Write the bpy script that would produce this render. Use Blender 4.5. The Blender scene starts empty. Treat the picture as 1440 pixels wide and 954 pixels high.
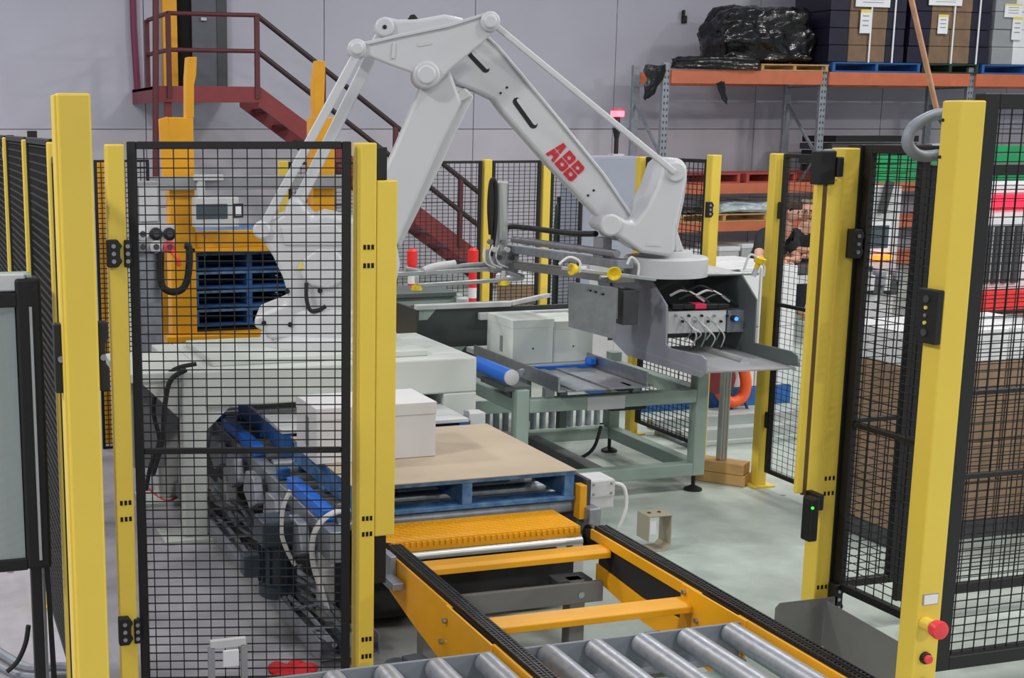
import bpy, bmesh, math, random
from mathutils import Vector as V, Matrix
random.seed(7)
sc = bpy.context.scene
# ------------------------------------------------------------------ camera
F, CX, CY, CAMH = 1913.0, 463.0, 548.0, 2.2
PITCH, YAW = math.radians(10.8915), math.radians(16.905)
cam = bpy.data.objects.new('camera', bpy.data.cameras.new('camera'))
sc.collection.objects.link(cam); sc.camera = cam
cam.data.sensor_width = 36; cam.data.lens = F / 1440 * 36
cam.data.shift_x = (720 - CX) / 1440; cam.data.shift_y = (CY - 477) / 1440
cam.data.clip_end = 200
cam.location = (0, 0, CAMH)
cam.rotation_euler = (math.pi / 2 - PITCH, 0, -YAW)
CC = V((0, 0, CAMH))
FW = V((math.sin(YAW) * math.cos(PITCH), math.cos(YAW) * math.cos(PITCH), -math.sin(PITCH)))
RT = V((math.cos(YAW), -math.sin(YAW), 0)); UP = RT.cross(FW)
# ------------------------------------------------------------------ world, lamps, exposure
w = bpy.data.worlds.new('hall_light'); sc.world = w; w.use_nodes = True
w.node_tree.nodes['Background'].inputs[0].default_value = (.80, .86, 1.0, 1)
w.node_tree.nodes['Background'].inputs[1].default_value = .58
def lamp(x, y, z, sx, sy, e, col=(1, .97, .92)):
    d = bpy.data.lights.new('unseen_lamp', 'AREA'); d.shape = 'RECTANGLE'; d.size = sx; d.size_y = sy
    d.energy = e; d.color = col
    o = bpy.data.objects.new('unseen_lamp', d); o.location = (x, y, z); sc.collection.objects.link(o)
for lx, ly, le in ((-4.5, 3.5, 950), (5.2, 3.0, 260), (-4.0, 9.5, 650), (6.2, 9.2, 220), (-1, 14.0, 340), (7, 14.0, 320), (16, 4, 1500), (15, 14, 320), (9.5, 4, 500),
                   (-6, -9.5, 2100), (4, -10, 1900), (14, -9.5, 2100)):  # unseen lamps; left, right and behind-camera ones added as fill
    lamp(lx, ly, 7.0, .9, .9, le)
vs = sc.view_settings
vs.view_transform = 'Standard'; vs.look = 'None'; vs.gamma = 1; vs.use_curve_mapping = False; vs.exposure = -0.9

# ------------------------------------------------------------------ helpers
def ray(px, py): return FW + RT * ((px - CX) / F) - UP * ((py - CY) / F)
def PZ(px, py, z): d = ray(px, py); return CC + d * ((z - CAMH) / d.z)
def PY(px, py, y): d = ray(px, py); return CC + d * (y / d.y)
def PX(px, py, x): d = ray(px, py); return CC + d * (x / d.x)
def PN(px, py, o, n): d = ray(px, py); return CC + d * ((V(o) - CC).dot(n) / d.dot(n))

def lin(c): return tuple(((x / 255) / 12.92 if x <= 10 else ((x / 255 + .055) / 1.055) ** 2.4) for x in c)
MATS = {}
def mat(name, rgb, rough=.5, metal=0, var=.06, scale=6, bump=0, bscale=60, emit=None, estr=0, rgb2=None, alpha=None, coat=0):
    m = bpy.data.materials.new(name); m.use_nodes = True; nt = m.node_tree; b = nt.nodes['Principled BSDF']
    c = lin(rgb)
    tc = nt.nodes.new('ShaderNodeTexCoord'); nz = nt.nodes.new('ShaderNodeTexNoise')
    nz.inputs['Scale'].default_value = scale; nz.inputs['Detail'].default_value = 6
    nt.links.new(tc.outputs['Object'], nz.inputs['Vector'])
    cr = nt.nodes.new('ShaderNodeValToRGB')
    cr.color_ramp.elements[0].position = .3; cr.color_ramp.elements[1].position = .7
    c2 = lin(rgb2) if rgb2 else tuple(min(1, x * (1 + var)) for x in c)
    cr.color_ramp.elements[0].color = tuple(x * (1 - var) for x in c) + (1,)
    cr.color_ramp.elements[1].color = tuple(c2) + (1,)
    nt.links.new(nz.outputs['Fac'], cr.inputs['Fac']); nt.links.new(cr.outputs['Color'], b.inputs['Base Color'])
    b.inputs['Roughness'].default_value = rough; b.inputs['Metallic'].default_value = metal
    if coat: b.inputs['Coat Weight'].default_value = coat
    if bump:
        n2 = nt.nodes.new('ShaderNodeTexNoise'); n2.inputs['Scale'].default_value = bscale
        nt.links.new(tc.outputs['Object'], n2.inputs['Vector'])
        bp = nt.nodes.new('ShaderNodeBump'); bp.inputs['Strength'].default_value = bump; bp.inputs['Distance'].default_value = .02
        nt.links.new(n2.outputs['Fac'], bp.inputs['Height']); nt.links.new(bp.outputs['Normal'], b.inputs['Normal'])
    if emit:
        b.inputs['Emission Color'].default_value = lin(emit) + (1,); b.inputs['Emission Strength'].default_value = estr
    if alpha is not None: b.inputs['Alpha'].default_value = alpha
    MATS[name] = m; return m
M = MATS
mat('wall_low', (186, 183, 192), .8, var=.05, scale=1.2, bump=.05, bscale=20)  # lower panels warmer, and lightened in place of lamp light the shelves block
mat('rack_card', (122, 98, 78), .8, var=.14, scale=6)
mat('rack_navy', (30, 28, 48), .45, var=.2)
mat('wall', (178, 178, 191), .8, var=.03, scale=1.2, bump=.05, bscale=20)
mat('joint', (140, 140, 150), .9)
mat('yellow', (226, 197, 74), .45, var=.03, scale=3)
mat('amber', (226, 160, 16), .42, var=.07, scale=5)
mat('black', (11, 11, 12), .55, var=.1)
mat('rubber', (24, 24, 26), .7, var=.1)
mat('hole', (6, 6, 6), .9)
mat('robot', (198, 200, 204), .38, var=.015, scale=2)
mat('robot_grey', (196, 198, 198), .45, var=.02)  # near match of the robot white for bracket, long slot and stamp
mat('red_logo', (196, 24, 40), .5)
mat('bridge', (198, 204, 198), .55, var=.04, scale=3)
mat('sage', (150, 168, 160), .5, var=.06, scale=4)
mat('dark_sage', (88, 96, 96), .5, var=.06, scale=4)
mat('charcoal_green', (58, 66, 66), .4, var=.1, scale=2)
mat('steel', (168, 170, 174), .32, .85, var=.12, scale=14)
mat('roller', (176, 180, 188), .40, .7, var=.14, scale=34)
mat('galv', (150, 156, 164), .45, .55, var=.15, scale=20)
mat('alu', (196, 200, 200), .38, .7, var=.05)
mat('grey_paint', (136, 138, 149), .45, var=.05)
mat('grey_mid', (146, 148, 152), .5, var=.05)
mat('light_grey', (196, 198, 200), .5, var=.05)
mat('frame_grey', (128, 134, 142), .5, .2, var=.06)
mat('dark_grey', (62, 64, 68), .5, var=.08)
mat('stand_grey', (108, 108, 106), .55, var=.06)
mat('chain', (44, 44, 46), .38, .7, var=.2, scale=40)
mat('blue', (34, 92, 158), .55, var=.14, scale=12)
mat('blue_worn', (40, 96, 156), .65, var=.25, scale=18, rgb2=(92, 134, 176))
mat('blue_roller', (30, 110, 222), .38, var=.04)
mat('card', (176, 161, 140), .8, var=.05, scale=4)
mat('carton_pale', (226, 234, 226), .7, var=.02, scale=4)
mat('white_card', (206, 205, 206), .7, var=.02, scale=4)
mat('brown_card', (148, 122, 98), .8, var=.12, scale=6)
mat('wrap_white', (222, 224, 226), .35, var=.06, scale=5, bump=.25, bscale=9)
mat('wood', (186, 146, 92), .7, var=.16, scale=9)
mat('stair_red', (122, 44, 48), .5, var=.08)
mat('rail_dark', (86, 30, 38), .5, var=.08)
mat('rail_black', (44, 24, 30), .5)
mat('plum', (112, 34, 72), .5)
mat('rack_orange', (192, 106, 74), .5, var=.08)
mat('pallet_red', (168, 66, 58), .6, var=.1)
mat('black_wrap', (17, 17, 19), .24, var=.2, scale=4, bump=.5, bscale=14)
mat('navy', (34, 32, 52), .5, var=.2)
mat('paper', (226, 228, 232), .7, var=.02)
mat('tag_yellow', (222, 206, 96), .7)
mat('beacon', (255, 40, 70), .3, emit=(255, 74, 84), estr=12)
mat('red_plastic', (236, 50, 50), .4, var=.04)
mat('estop', (226, 60, 68), .35, var=.02)
mat('cup_yellow', (240, 206, 30), .4)
mat('orange_hose', (232, 92, 36), .45, var=.05)
mat('green', (20, 158, 92), .55, var=.12, scale=5)
mat('bottle_green', (34, 58, 50), .4, var=.15)
mat('slate', (150, 156, 172), .5, var=.03)
mat('screen', (70, 84, 92), .25)
mat('led_blue', (60, 120, 255), .3, emit=(40, 110, 255), estr=6)
mat('led_green', (60, 220, 60), .3, emit=(60, 240, 60), estr=3)
mat('lamp_orange', (255, 120, 20), .3, emit=(255, 110, 20), estr=5)
mat('lamp_red', (255, 50, 80), .4, emit=(255, 30, 60), estr=2.2)
mat('glass_panel', (146, 158, 158), .12, var=.02, coat=.3)
mat('motor', (52, 66, 78), .45, .1, var=.1)
mat('copper', (206, 158, 124), .4, .4, var=.15, scale=20)
mat('hose_grey', (132, 138, 148), .45, var=.05)
mat('cable_white', (214, 214, 214), .5)
mat('cable_red', (176, 36, 40), .5)
mat('khaki', (170, 162, 142), .45, .25, var=.06)
mat('door_grey', (92, 96, 104), .6, var=.06)
mat('lens_brown', (96, 72, 40), .4)
mat('skin', (206, 158, 136), .55, var=.04)
mat('shirt', (24, 25, 29), .8, var=.1)
mat('hair', (58, 44, 36), .8)
mat('hair_grey', (132, 116, 104), .8)
mat('trousers', (42, 44, 54), .8)
mat('rag', (204, 32, 42), .8, var=.1)
mat('sheet', (170, 184, 188), .3, var=.12, scale=9, bump=.5, bscale=10)
mat('pink', (222, 40, 92), .4)

def floor_mat():
    m = bpy.data.materials.new('floor_paint'); m.use_nodes = True; nt = m.node_tree; b = nt.nodes['Principled BSDF']
    N = nt.nodes.new; L = nt.links.new
    tc = N('ShaderNodeTexCoord'); sx = N('ShaderNodeSeparateXYZ'); L(tc.outputs['Object'], sx.inputs[0])
    n1 = N('ShaderNodeTexNoise'); n1.inputs['Scale'].default_value = .9; n1.inputs['Detail'].default_value = 7; L(tc.outputs['Object'], n1.inputs['Vector'])
    ad = N('ShaderNodeMath'); ad.operation = 'MULTIPLY_ADD'; ad.inputs[1].default_value = .6; L(n1.outputs['Fac'], ad.inputs[0]); L(sx.outputs['X'], ad.inputs[2])
    mr = N('ShaderNodeMapRange'); mr.inputs['From Min'].default_value = 1.5; mr.inputs['From Max'].default_value = 2.9; L(ad.outputs[0], mr.inputs['Value'])
    mx = N('ShaderNodeMix'); mx.data_type = 'RGBA'; mx.inputs['A'].default_value = lin((176, 173, 182)) + (1,); mx.inputs['B'].default_value = lin((186, 198, 190)) + (1,)
    L(mr.outputs[0], mx.inputs['Factor'])
    n2 = N('ShaderNodeTexNoise'); n2.inputs['Scale'].default_value = 3.2; n2.inputs['Detail'].default_value = 9; n2.inputs['Roughness'].default_value = .7; L(tc.outputs['Object'], n2.inputs['Vector'])
    cr = N('ShaderNodeValToRGB'); cr.color_ramp.elements[0].position = .28; cr.color_ramp.elements[0].color = (.72, .72, .72, 1); cr.color_ramp.elements[1].position = .62
    L(n2.outputs['Fac'], cr.inputs[0])
    mu = N('ShaderNodeMix'); mu.data_type = 'RGBA'; mu.blend_type = 'MULTIPLY'; mu.inputs['Factor'].default_value = 1; L(mx.outputs['Result'], mu.inputs['A']); L(cr.outputs['Color'], mu.inputs['B'])
    vo = N('ShaderNodeTexVoronoi'); vo.inputs['Scale'].default_value = 2.3; L(tc.outputs['Object'], vo.inputs['Vector'])
    cs = N('ShaderNodeValToRGB'); cs.color_ramp.elements[0].position = .035; cs.color_ramp.elements[0].color = (.25, .25, .26, 1); cs.color_ramp.elements[1].position = .05
    L(vo.outputs['Distance'], cs.inputs[0])
    m3 = N('ShaderNodeMix'); m3.data_type = 'RGBA'; m3.blend_type = 'MULTIPLY'; m3.inputs['Factor'].default_value = .8; L(mu.outputs['Result'], m3.inputs['A']); L(cs.outputs['Color'], m3.inputs['B'])
    L(m3.outputs['Result'], b.inputs['Base Color'])
    b.inputs['Roughness'].default_value = .42
    MATS['floor'] = m
floor_mat()

COL = sc.collection
class MB:
    def __init__(s): s.v = []; s.f = []
    def quadbox(s, P):
        n = len(s.v); s.v += [V(p) for p in P]
        s.f += [tuple(n + i for i in q) for q in ((0, 3, 2, 1), (4, 5, 6, 7), (0, 1, 5, 4), (1, 2, 6, 5), (2, 3, 7, 6), (3, 0, 4, 7))]
        return s
    def box(s, x0, x1, y0, y1, z0, z1):
        return s.quadbox([(x0, y0, z0), (x1, y0, z0), (x1, y1, z0), (x0, y1, z0), (x0, y0, z1), (x1, y0, z1), (x1, y1, z1), (x0, y1, z1)])
    def obox(s, c, a, b, d):
        c, a, b, d = V(c), V(a), V(b), V(d)
        return s.quadbox([c - a - b - d, c + a - b - d, c + a + b - d, c - a + b - d, c - a - b + d, c + a - b + d, c + a + b + d, c - a + b + d])
    def bar(s, p, q, w, h, up=(0, 0, 1)):
        p, q = V(p), V(q); d = (q - p); L = d.length; d.normalize(); up = V(up)
        if abs(d.dot(up)) > .98: up = V((0, 1, 0))
        side = d.cross(up).normalized(); u = side.cross(d)
        return s.obox((p + q) / 2, d * (L / 2), side * (w / 2), u * (h / 2))
    def ring(s, c, d, r, n, rot=0):
        d = V(d).normalized(); a = V((0, 0, 1)) if abs(d.z) < .9 else V((1, 0, 0))
        x = d.cross(a).normalized(); y = x.cross(d)
        return [V(c) + x * (r * math.cos(2 * math.pi * i / n + rot)) + y * (r * math.sin(2 * math.pi * i / n + rot)) for i in range(n)]
    def loft(s, rings, caps=True, closed=False):
        n = len(rings[0]); b = len(s.v)
        for r in rings: s.v += [V(p) for p in r]
        R = len(rings)
        for k in range(R if closed else R - 1):
            k2 = (k + 1) % R
            for i in range(n):
                j = (i + 1) % n
                s.f.append((b + k * n + i, b + k * n + j, b + k2 * n + j, b + k2 * n + i))
        if caps and not closed:
            s.f.append(tuple(b + i for i in reversed(range(n)))); s.f.append(tuple(b + (R - 1) * n + i for i in range(n)))
        return s
    def cyl(s, p, q, r, n=16, r2=None):
        p, q = V(p), V(q); d = q - p
        return s.loft([s.ring(p, d, r, n), s.ring(q, d, r if r2 is None else r2, n)])
    def lathe(s, p, d, prof, n=24):
        p, d = V(p), V(d).normalized()
        return s.loft([s.ring(p + d * t, d, max(r, 1e-4), n) for t, r in prof])
    def tube(s, pts, r, n=8, smooth=True, closed=False):
        pts = [V(p) for p in pts]
        if smooth and len(pts) > 2:
            out = []; m = len(pts)
            for i in range(m if closed else m - 1):
                if closed: p0, p1, p2, p3 = pts[i - 1], pts[i], pts[(i + 1) % m], pts[(i + 2) % m]
                else: p0, p1, p2, p3 = pts[max(i - 1, 0)], pts[i], pts[i + 1], pts[min(i + 2, m - 1)]
                for k in range(5):
                    t = k / 5
                    out.append(.5 * ((2 * p1) + (p2 - p0) * t + (2 * p0 - 5 * p1 + 4 * p2 - p3) * t * t + (3 * p1 - p0 - 3 * p2 + p3) * t ** 3))
            if not closed: out.append(pts[-1])
            pts = out
        rings = []; m = len(pts); x = None
        for i in range(m):
            if closed: d = pts[(i + 1) % m] - pts[i - 1]
            else: d = pts[min(i + 1, m - 1)] - pts[max(i - 1, 0)]
            d.normalize()
            if x is None:
                a = V((0, 0, 1)) if abs(d.z) < .9 else V((1, 0, 0)); x = d.cross(a).normalized()
            else:
                x = (x - d * x.dot(d)).normalized()
            y = x.cross(d)
            rings.append([pts[i] + x * (r * math.cos(2 * math.pi * k / n)) + y * (r * math.sin(2 * math.pi * k / n)) for k in range(n)])
        return s.loft(rings, closed=closed)
    def prism(s, poly, vec):
        vec = V(vec); poly = [V(p) for p in poly]
        nrm = V((0, 0, 0))
        for i in range(len(poly)): nrm += poly[i].cross(poly[(i + 1) % len(poly)])
        if nrm.dot(vec) < 0: poly.reverse()
        n = len(poly); b = len(s.v); s.v += poly + [p + vec for p in poly]
        s.f.append(tuple(b + i for i in reversed(range(n)))); s.f.append(tuple(b + n + i for i in range(n)))
        for i in range(n):
            j = (i + 1) % n; s.f.append((b + i, b + j, b + n + j, b + n + i))
        return s
    def ball(s, c, rx, ry=None, rz=None, n=16, m=10):
        ry = ry or rx; rz = rz or rx; c = V(c); rings = []
        for k in range(m + 1):
            t = math.pi * k / m; st = max(math.sin(t), 1e-3)
            rings.append([c + V((rx * st * math.cos(2 * math.pi * i / n), ry * st * math.sin(2 * math.pi * i / n), -rz * math.cos(t))) for i in range(n)])
        return s.loft(rings)
    def build(s, name, mt, parent=None, bev=0, smooth=False, seg=2, kind=None, origin=None):
        me = bpy.data.meshes.new(name)
        if parent is not None:
            o0 = V(parent['_o'])
        elif origin is not None: o0 = V(origin)
        else:
            xs = [p.x for p in s.v]; ys = [p.y for p in s.v]; zs = [p.z for p in s.v]
            o0 = V(((min(xs) + max(xs)) / 2, (min(ys) + max(ys)) / 2, min(zs)))
        me.from_pydata([tuple(p - o0) for p in s.v], [], s.f); me.update()
        me.materials.append(M[mt] if isinstance(mt, str) else mt)
        if smooth:
            me.polygons.foreach_set('use_smooth', [True] * len(me.polygons)); me.set_sharp_from_angle(angle=math.radians(38))
        o = bpy.data.objects.new(name, me); COL.objects.link(o); o['_o'] = tuple(o0)
        if parent is not None: o.parent = parent
        else: o.location = o0
        if bev:
            b = o.modifiers.new('bevel', 'BEVEL'); b.width = bev; b.segments = seg; b.limit_method = 'ANGLE'; b.angle_limit = math.radians(35)
            b.harden_normals = False
        if kind: o['kind'] = kind
        return o
def thing(name, label, cat, loc, group=None):
    o = bpy.data.objects.new(name, None); COL.objects.link(o); o.empty_display_size = .1
    o.location = V(loc); o['_o'] = tuple(loc); o['label'] = label; o['category'] = cat
    if group: o['group'] = group
    return o
def tag(o, label, cat, group=None, kind=None):
    o['label'] = label; o['category'] = cat
    if group: o['group'] = group
    if kind: o['kind'] = kind
    return o
def struct(o): o['kind'] = 'structure'; return o
def B(*a): return MB().box(*a)
def copy_tree(o, dx, label=None):
    c = o.copy(); COL.objects.link(c); c.location = o.location + V(dx)
    if label: c['label'] = label
    for ch in o.children:
        d = ch.copy(); COL.objects.link(d); d.parent = c
        for g in ch.children:
            e = g.copy(); COL.objects.link(e); e.parent = d
    return c

# ================================================================== SETTING
WY = 19.2
struct(B(-8, 34, -1.5, WY + .3, -.12, 0).build('floor', 'floor', origin=(0, 0, 0)))
wall = struct(B(-8, 34, WY + .02, WY + .3, 0, 9).build('wall_back', 'joint'))
xe = [-8, -5, PY(-40, 184, WY).x, PY(205, 184, WY).x, PY(455, 184, WY).x, PY(664, 184, WY).x, PY(860, 184, WY).x, PY(1058, 184, WY).x, PY(1235, 184, WY).x, PY(1408, 184, WY).x, PY(1600, 184, WY).x, 34]
ze = [0, 1.1, 2.18, 5.4, 9]
for i in range(len(xe) - 1):
    for k in range(len(ze) - 1):
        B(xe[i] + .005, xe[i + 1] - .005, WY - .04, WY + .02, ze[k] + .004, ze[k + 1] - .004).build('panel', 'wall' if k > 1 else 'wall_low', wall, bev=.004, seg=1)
# ================================================================== FENCES
YB = 4.8     # the light-curtain plane across the conveyor
def slots(root, x0, x1, y, zs, n=3):
    m = MB()
    for z in zs:
        for i in range(n):
            x = x0 + (x1 - x0) * (i + .5) / n
            m.box(x - .005, x + .005, y - .0015, y + .01, z - .009, z + .009)
    m.build('slot_row', 'hole', root, kind='stuff')
def post(label, x, y, wx=.09, wy=.09, h=2.1, name='fence_post', grp=None, slot=None, basew=.05, m='yellow', axes=None):
    t = thing(name, label, 'post', (x, y, 0), grp)
    if axes:
        a, b = axes; MB().obox((x, y, h / 2 + .006), a * (wx / 2), b * (wy / 2), (0, 0, h / 2 - .006)).build('column', m, t, bev=.006)
    else:
        B(x - wx / 2, x + wx / 2, y - wy / 2, y + wy / 2, .01, h).build('column', m, t, bev=.006)
    B(x - wx / 2 - basew, x + wx / 2 + basew, y - wy / 2 - basew, y + wy / 2 + basew, 0, .012).build('base_plate', m, t, bev=.002)
    if slot: slots(t, x - wx / 2 + .008, x + wx / 2 - .008, y - wy / 2, slot)
    return t
def panel(label, p, q, z0, z1, dv=.0535, dh=.034, fr=.03, mids=(), wr=.0021, grp=None, name='mesh_fence', fd=.03, fd0=None):
    p = V((p[0], p[1], 0)); q = V((q[0], q[1], 0)); d = (q - p); L = d.length; d.normalize(); nrm = V((-d.y, d.x, 0))
    t = thing(name, label, 'fence', ((p + q) / 2).to_tuple(), grp)
    Z = V((0, 0, 1))
    def rb(u0, u1, a, b, nm, th=fd):
        c = p + d * ((u0 + u1) / 2) + Z * ((a + b) / 2)
        MB().obox(c, d * ((u1 - u0) / 2), nrm * (th / 2), Z * ((b - a) / 2)).build(nm, 'black', t, bev=.003, seg=1)
    rb(0, fr, z0, z1, 'frame_upright', fd0 or fd); rb(L - fr, L, z0, z1, 'frame_upright')
    rb(fr, L - fr, z1 - fr * .8, z1, 'top_rail'); rb(fr, L - fr, z0, z0 + fr * .8, 'bottom_rail')
    for z in mids: rb(fr, L - fr, z - .011, z + .011, 'middle_rail', .02)
    m = MB(); u = fr + dv * .5
    while u < L - fr:
        m.obox(p + d * u + Z * ((z0 + z1) / 2), d * wr, nrm * wr, Z * ((z1 - z0) / 2 - .01)); u += dv
    z = z0 + dh
    while z < z1 - .03:
        m.obox(p + d * (L / 2) + Z * z + nrm * .004, d * (L / 2 - .01), nrm * wr, Z * wr); z += dh
    m.build('wire_mesh', 'black', t, kind='stuff')
    return t
def latch(x, y, z, label, w=.05, h=.13, d=.05, grp='black hinges on the fence posts'):
    t = thing('gate_hinge', label, 'hinge', (x, y, z - h / 2), grp)
    k = h / 2
    MB().prism([(x - w / 2, y, z - k), (x + w * .2, y, z - k), (x + w / 2, y, z - k * .55), (x + w * .35, y, z - k * .3), (x + w * .35, y, z + k * .3), (x + w / 2, y, z + k * .55), (x + w * .2, y, z + k), (x - w / 2, y, z + k)], (0, -d, 0)).build('body', 'black', t, bev=.004)
    for zz in (-.55, 0, .55):
        MB().cyl((x - w * .1, y - d, z + zz * k), (x - w * .1, y - d - .006, z + zz * k), .008, 10).build('bolt', 'steel', t)
    return t

# --- centre post of the light curtain (left side of the conveyor)
mx0, mx1, mx2 = PY(506, 600, YB - .05).x, PY(528, 600, YB - .05).x, PY(557.5, 500, YB - .05).x
zt = PY(510, 201, YB - .05).z
zsl = [PY(510, q, YB - .05).z for q in (348, 374, 730, 752, 900, 924)]
t = post('tall yellow fence post with slot rows left of the chain conveyor', (mx0 + mx1) / 2, YB, mx1 - mx0, .1, zt, slot=zsl)
t = thing('light_curtain', 'yellow light curtain housing bolted to the post left of the conveyor', 'light curtain', ((mx1 + mx2) / 2, YB, .6), 'light curtain housings')
zc0, zc1 = PY(545, 754, YB - .05).z, PY(545, 254, YB - .05).z
B(mx1 + .001, mx2, YB - .048, YB + .05, zc0, zc1).build('housing', 'yellow', t, bev=.005)
B(mx1 + .004, mx1 + .05, YB - .02, YB + .05, zc1, zc1 + .12).build('connector_box', 'black', t, bev=.004)
B(mx1 + .004, mx1 + .058, YB - .02, YB + .05, zc0 - .2, zc0).build('sensor', 'black', t, bev=.004)
# --- hinged mesh gate to its left
lw = PN(182, 500, CC + FW * 5.08, FW); lp = V((lw.x, lw.y, 0))
gp = V((PY(484, 500, YB).x, YB, 0)); d0 = (gp - lp).normalized()
gl = lp + d0 * .012
tp = panel('black mesh gate hung between two yellow posts in front of the robot', (gl.x, gl.y), (gp.x + .025, gp.y), .05, PY(200, 199, lp.y).z, mids=[PY(200, 634, lp.y).z], fr=.034, name='mesh_gate')
post('slim yellow hinge post holding the mesh gate beside the left light column', lp.x - .035, lp.y, .065, .07, PY(160, 203, lp.y).z, slot=[PY(172, q, lp.y - .035).z for q in (708, 731)])
for py, n in ((356, 'upper'), (885, 'lower')):
    q = PY(160 if py < 500 else 176, py, lp.y - .035)
    latch(q.x, q.y, q.z, '%s black hinge on the slim yellow post beside the mesh gate' % n, .055, .1 if py < 500 else .11, .035)
    q = PY(179 if py < 500 else 193, py, lp.y - .015)
    latch(q.x, q.y, q.z, '%s black hinge clamp on the frame of the mesh gate' % n, .03, .1, .03)
# --- near left light column
nlY = 3.35; nx0, nx1 = PY(79, 133, nlY).x, PY(127.5, 133, nlY).x; nz = PY(100, 131, nlY).z
t = post('tall yellow light column nearest the camera at the far left', (nx0 + nx1) / 2, nlY + .045, nx1 - nx0, .09, nz, name='light_column')
MB().box(nx0 - .006, nx0 + .004, nlY + .008, nlY + .08, .02, nz - .004).build('side_profile', 'yellow', t, bev=.002)
for side, (pa, pb) in ((-1, (76, 90)), (1, (137, 152))):
    xa, xb = PY(pa, 500, nlY + .05).x, PY(pb, 500, nlY + .05).x; z0, z1 = PY(100, 556, nlY).z, PY(100, 458, nlY).z
    tt = thing('interlock_switch', 'black interlock switch on the %s side of the near left column' % ('left' if side < 0 else 'right'), 'switch', (xa, nlY, z0), 'interlock switches on the left column')
    MB().prism([(xa, nlY + .03, z0), (xb, nlY + .03, z0), (xb, nlY + .03, z1), (xa, nlY + .03, z1)] if side < 0 else [(xa, nlY + .03, z0), (xb, nlY + .03, z0), (xb, nlY + .03, z0 + .06), (xb - .008, nlY + .03, z0 + .07), (xb - .008, nlY + .03, z1 - .05), (xb, nlY + .03, z1 - .04), (xb, nlY + .03, z1), (xa, nlY + .03, z1)], (0, .04, 0)).build('body', 'black', tt, bev=.003)
    MB().cyl(((xa + xb) / 2 - .002 * side, nlY + .03, (z0 + z1) / 2), ((xa + xb) / 2 - .002 * side, nlY + .02, (z0 + z1) / 2), .008, 12).build('lock_bolt', 'steel', tt)
# --- left side fence running away from the camera
LX = .50
ys = [5.05, 6.2, 7.5, 9.0, 10.6]
panel('black mesh panel between the near left column and the first side post', (.392, 3.5), (.495, 4.98), .12, 2.1, wr=.0024)
for i in range(4):
    panel('black mesh panel of the left side fence, number %s from the camera' % ['first', 'second', 'third', 'fourth'][i], (LX, ys[i] + .06), (LX, ys[i + 1] - .06), .12, 2.16, wr=.003, grp='left side fence panels')
for i in range(5):
    post('yellow post of the left side fence, %s from the camera' % ['first', 'second', 'third', 'fourth', 'fifth'][i], LX, ys[i], .055, .055, 2.15 - .0 * i, grp='left side fence posts', basew=.04)
for i, (a, yy) in enumerate(((45, 7.6), (14, 9.4))):
    q = PY(a, 184 + 6 * i, yy)
    tt = thing('black_pole', 'black pole with grey bar above the left fence, %s one' % ['taller right', 'shorter left'][i], 'pole', (q.x, yy, 0))
    B(q.x - .025, q.x + .025, yy - .02, yy + .03, 0, q.z).build('pole', 'black', tt, bev=.004)
    B(q.x - .16, q.x - .024, yy, yy + .05, q.z - .15, q.z - .09).build('cross_bar', 'galv', tt, bev=.004)
panel('narrow far mesh panel between the two left yellow posts', (PY(134, 300, 9.3).x, 9.3), (PY(149, 300, 9.3).x + .3, 9.3), .0, PY(140, 225, 9.3).z, wr=.003, fr=.02)
B(PY(138, 300, 9.5).x, PY(147, 300, 9.5).x, 9.46, 9.54, 0, PY(142, 226, 9.5).z).build('guard_upright', 'amber', bev=.004)
tag(bpy.data.objects['guard_upright'], 'amber upright behind the narrow mesh panel at left', 'post')

# --- right corner post B with light curtain
bx0, bx2 = PY(1150, 760, YB - .045).x, PY(1171, 760, YB - .045).x
zbt = PY(1195, 208, YB).z
zsB = [PY(1150, q, YB).z for q in (670, 691, 821, 840)]
t = post('tall yellow corner post with slot rows right of the chain conveyor', (bx0 + bx2) / 2, YB, bx2 - bx0, .09, zbt, slot=zsB)
lx0, lx1, lx2, lx3 = [PY(a, 690, YB - .07).x for a in (1120, 1129, 1135, 1153)]
t = thing('light_curtain', 'yellow light curtain housing beside the right corner post', 'light curtain', ((lx0 + lx1) / 2, YB - .05, .6), 'light curtain housings')
zc1 = PY(1160, 246, YB - .1).z; zc0 = PY(1130, 697, YB - .1).z
B(lx0, lx1, YB - .07, YB - .047, zc0, zc1).build('housing', 'yellow', t, bev=.004)
B(lx1 + .001, lx2 - .001, YB - .066, YB - .05, zc0 - .01, zc1 + .01).build('lens_strip', 'lens_brown', t)
B(lx2, lx3, YB - .07, YB - .047, zc0 - .02, zc1 - .02).build('cover', 'yellow', t, bev=.005)
q = PY(1170, 228, YB - .1)
t = thing('sensor_bracket', 'black bracket clamped at the top of the right light curtain', 'bracket', (q.x, YB - .1, q.z - .08))
B(q.x - .05, q.x + .03, YB - .09, YB - .03, q.z - .09, q.z + .045).build('clamp', 'black', t, bev=.006)
B(q.x + .03, q.x + .06, YB - .1, YB - .04, q.z - .06, q.z + .02).build('nose', 'black', t, bev=.006)
q = PY(1137, 727, YB - .12)
t = thing('muting_sensor', 'black muting sensor with green lamp on the right corner post', 'sensor', (q.x, YB - .1, q.z - .1))
B(q.x - .022, q.x + .022, YB - .16, YB - .1, q.z - .1, q.z + .09).build('body', 'black', t, bev=.008)
B(q.x + .02, q.x + .05, YB - .15, YB - .05, q.z + .03, q.z + .1).build('arm', 'black', t, bev=.006)
MB().cyl((q.x - .015, YB - .16, q.z + .05), (q.x - .015, YB - .165, q.z + .05), .006, 10).build('lamp', 'led_green', t)
q = PY(1197, 342, YB - .05); latch(q.x, YB - .05, q.z, 'black hinge at head height on the right corner post', .05, .12, .05)
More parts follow.
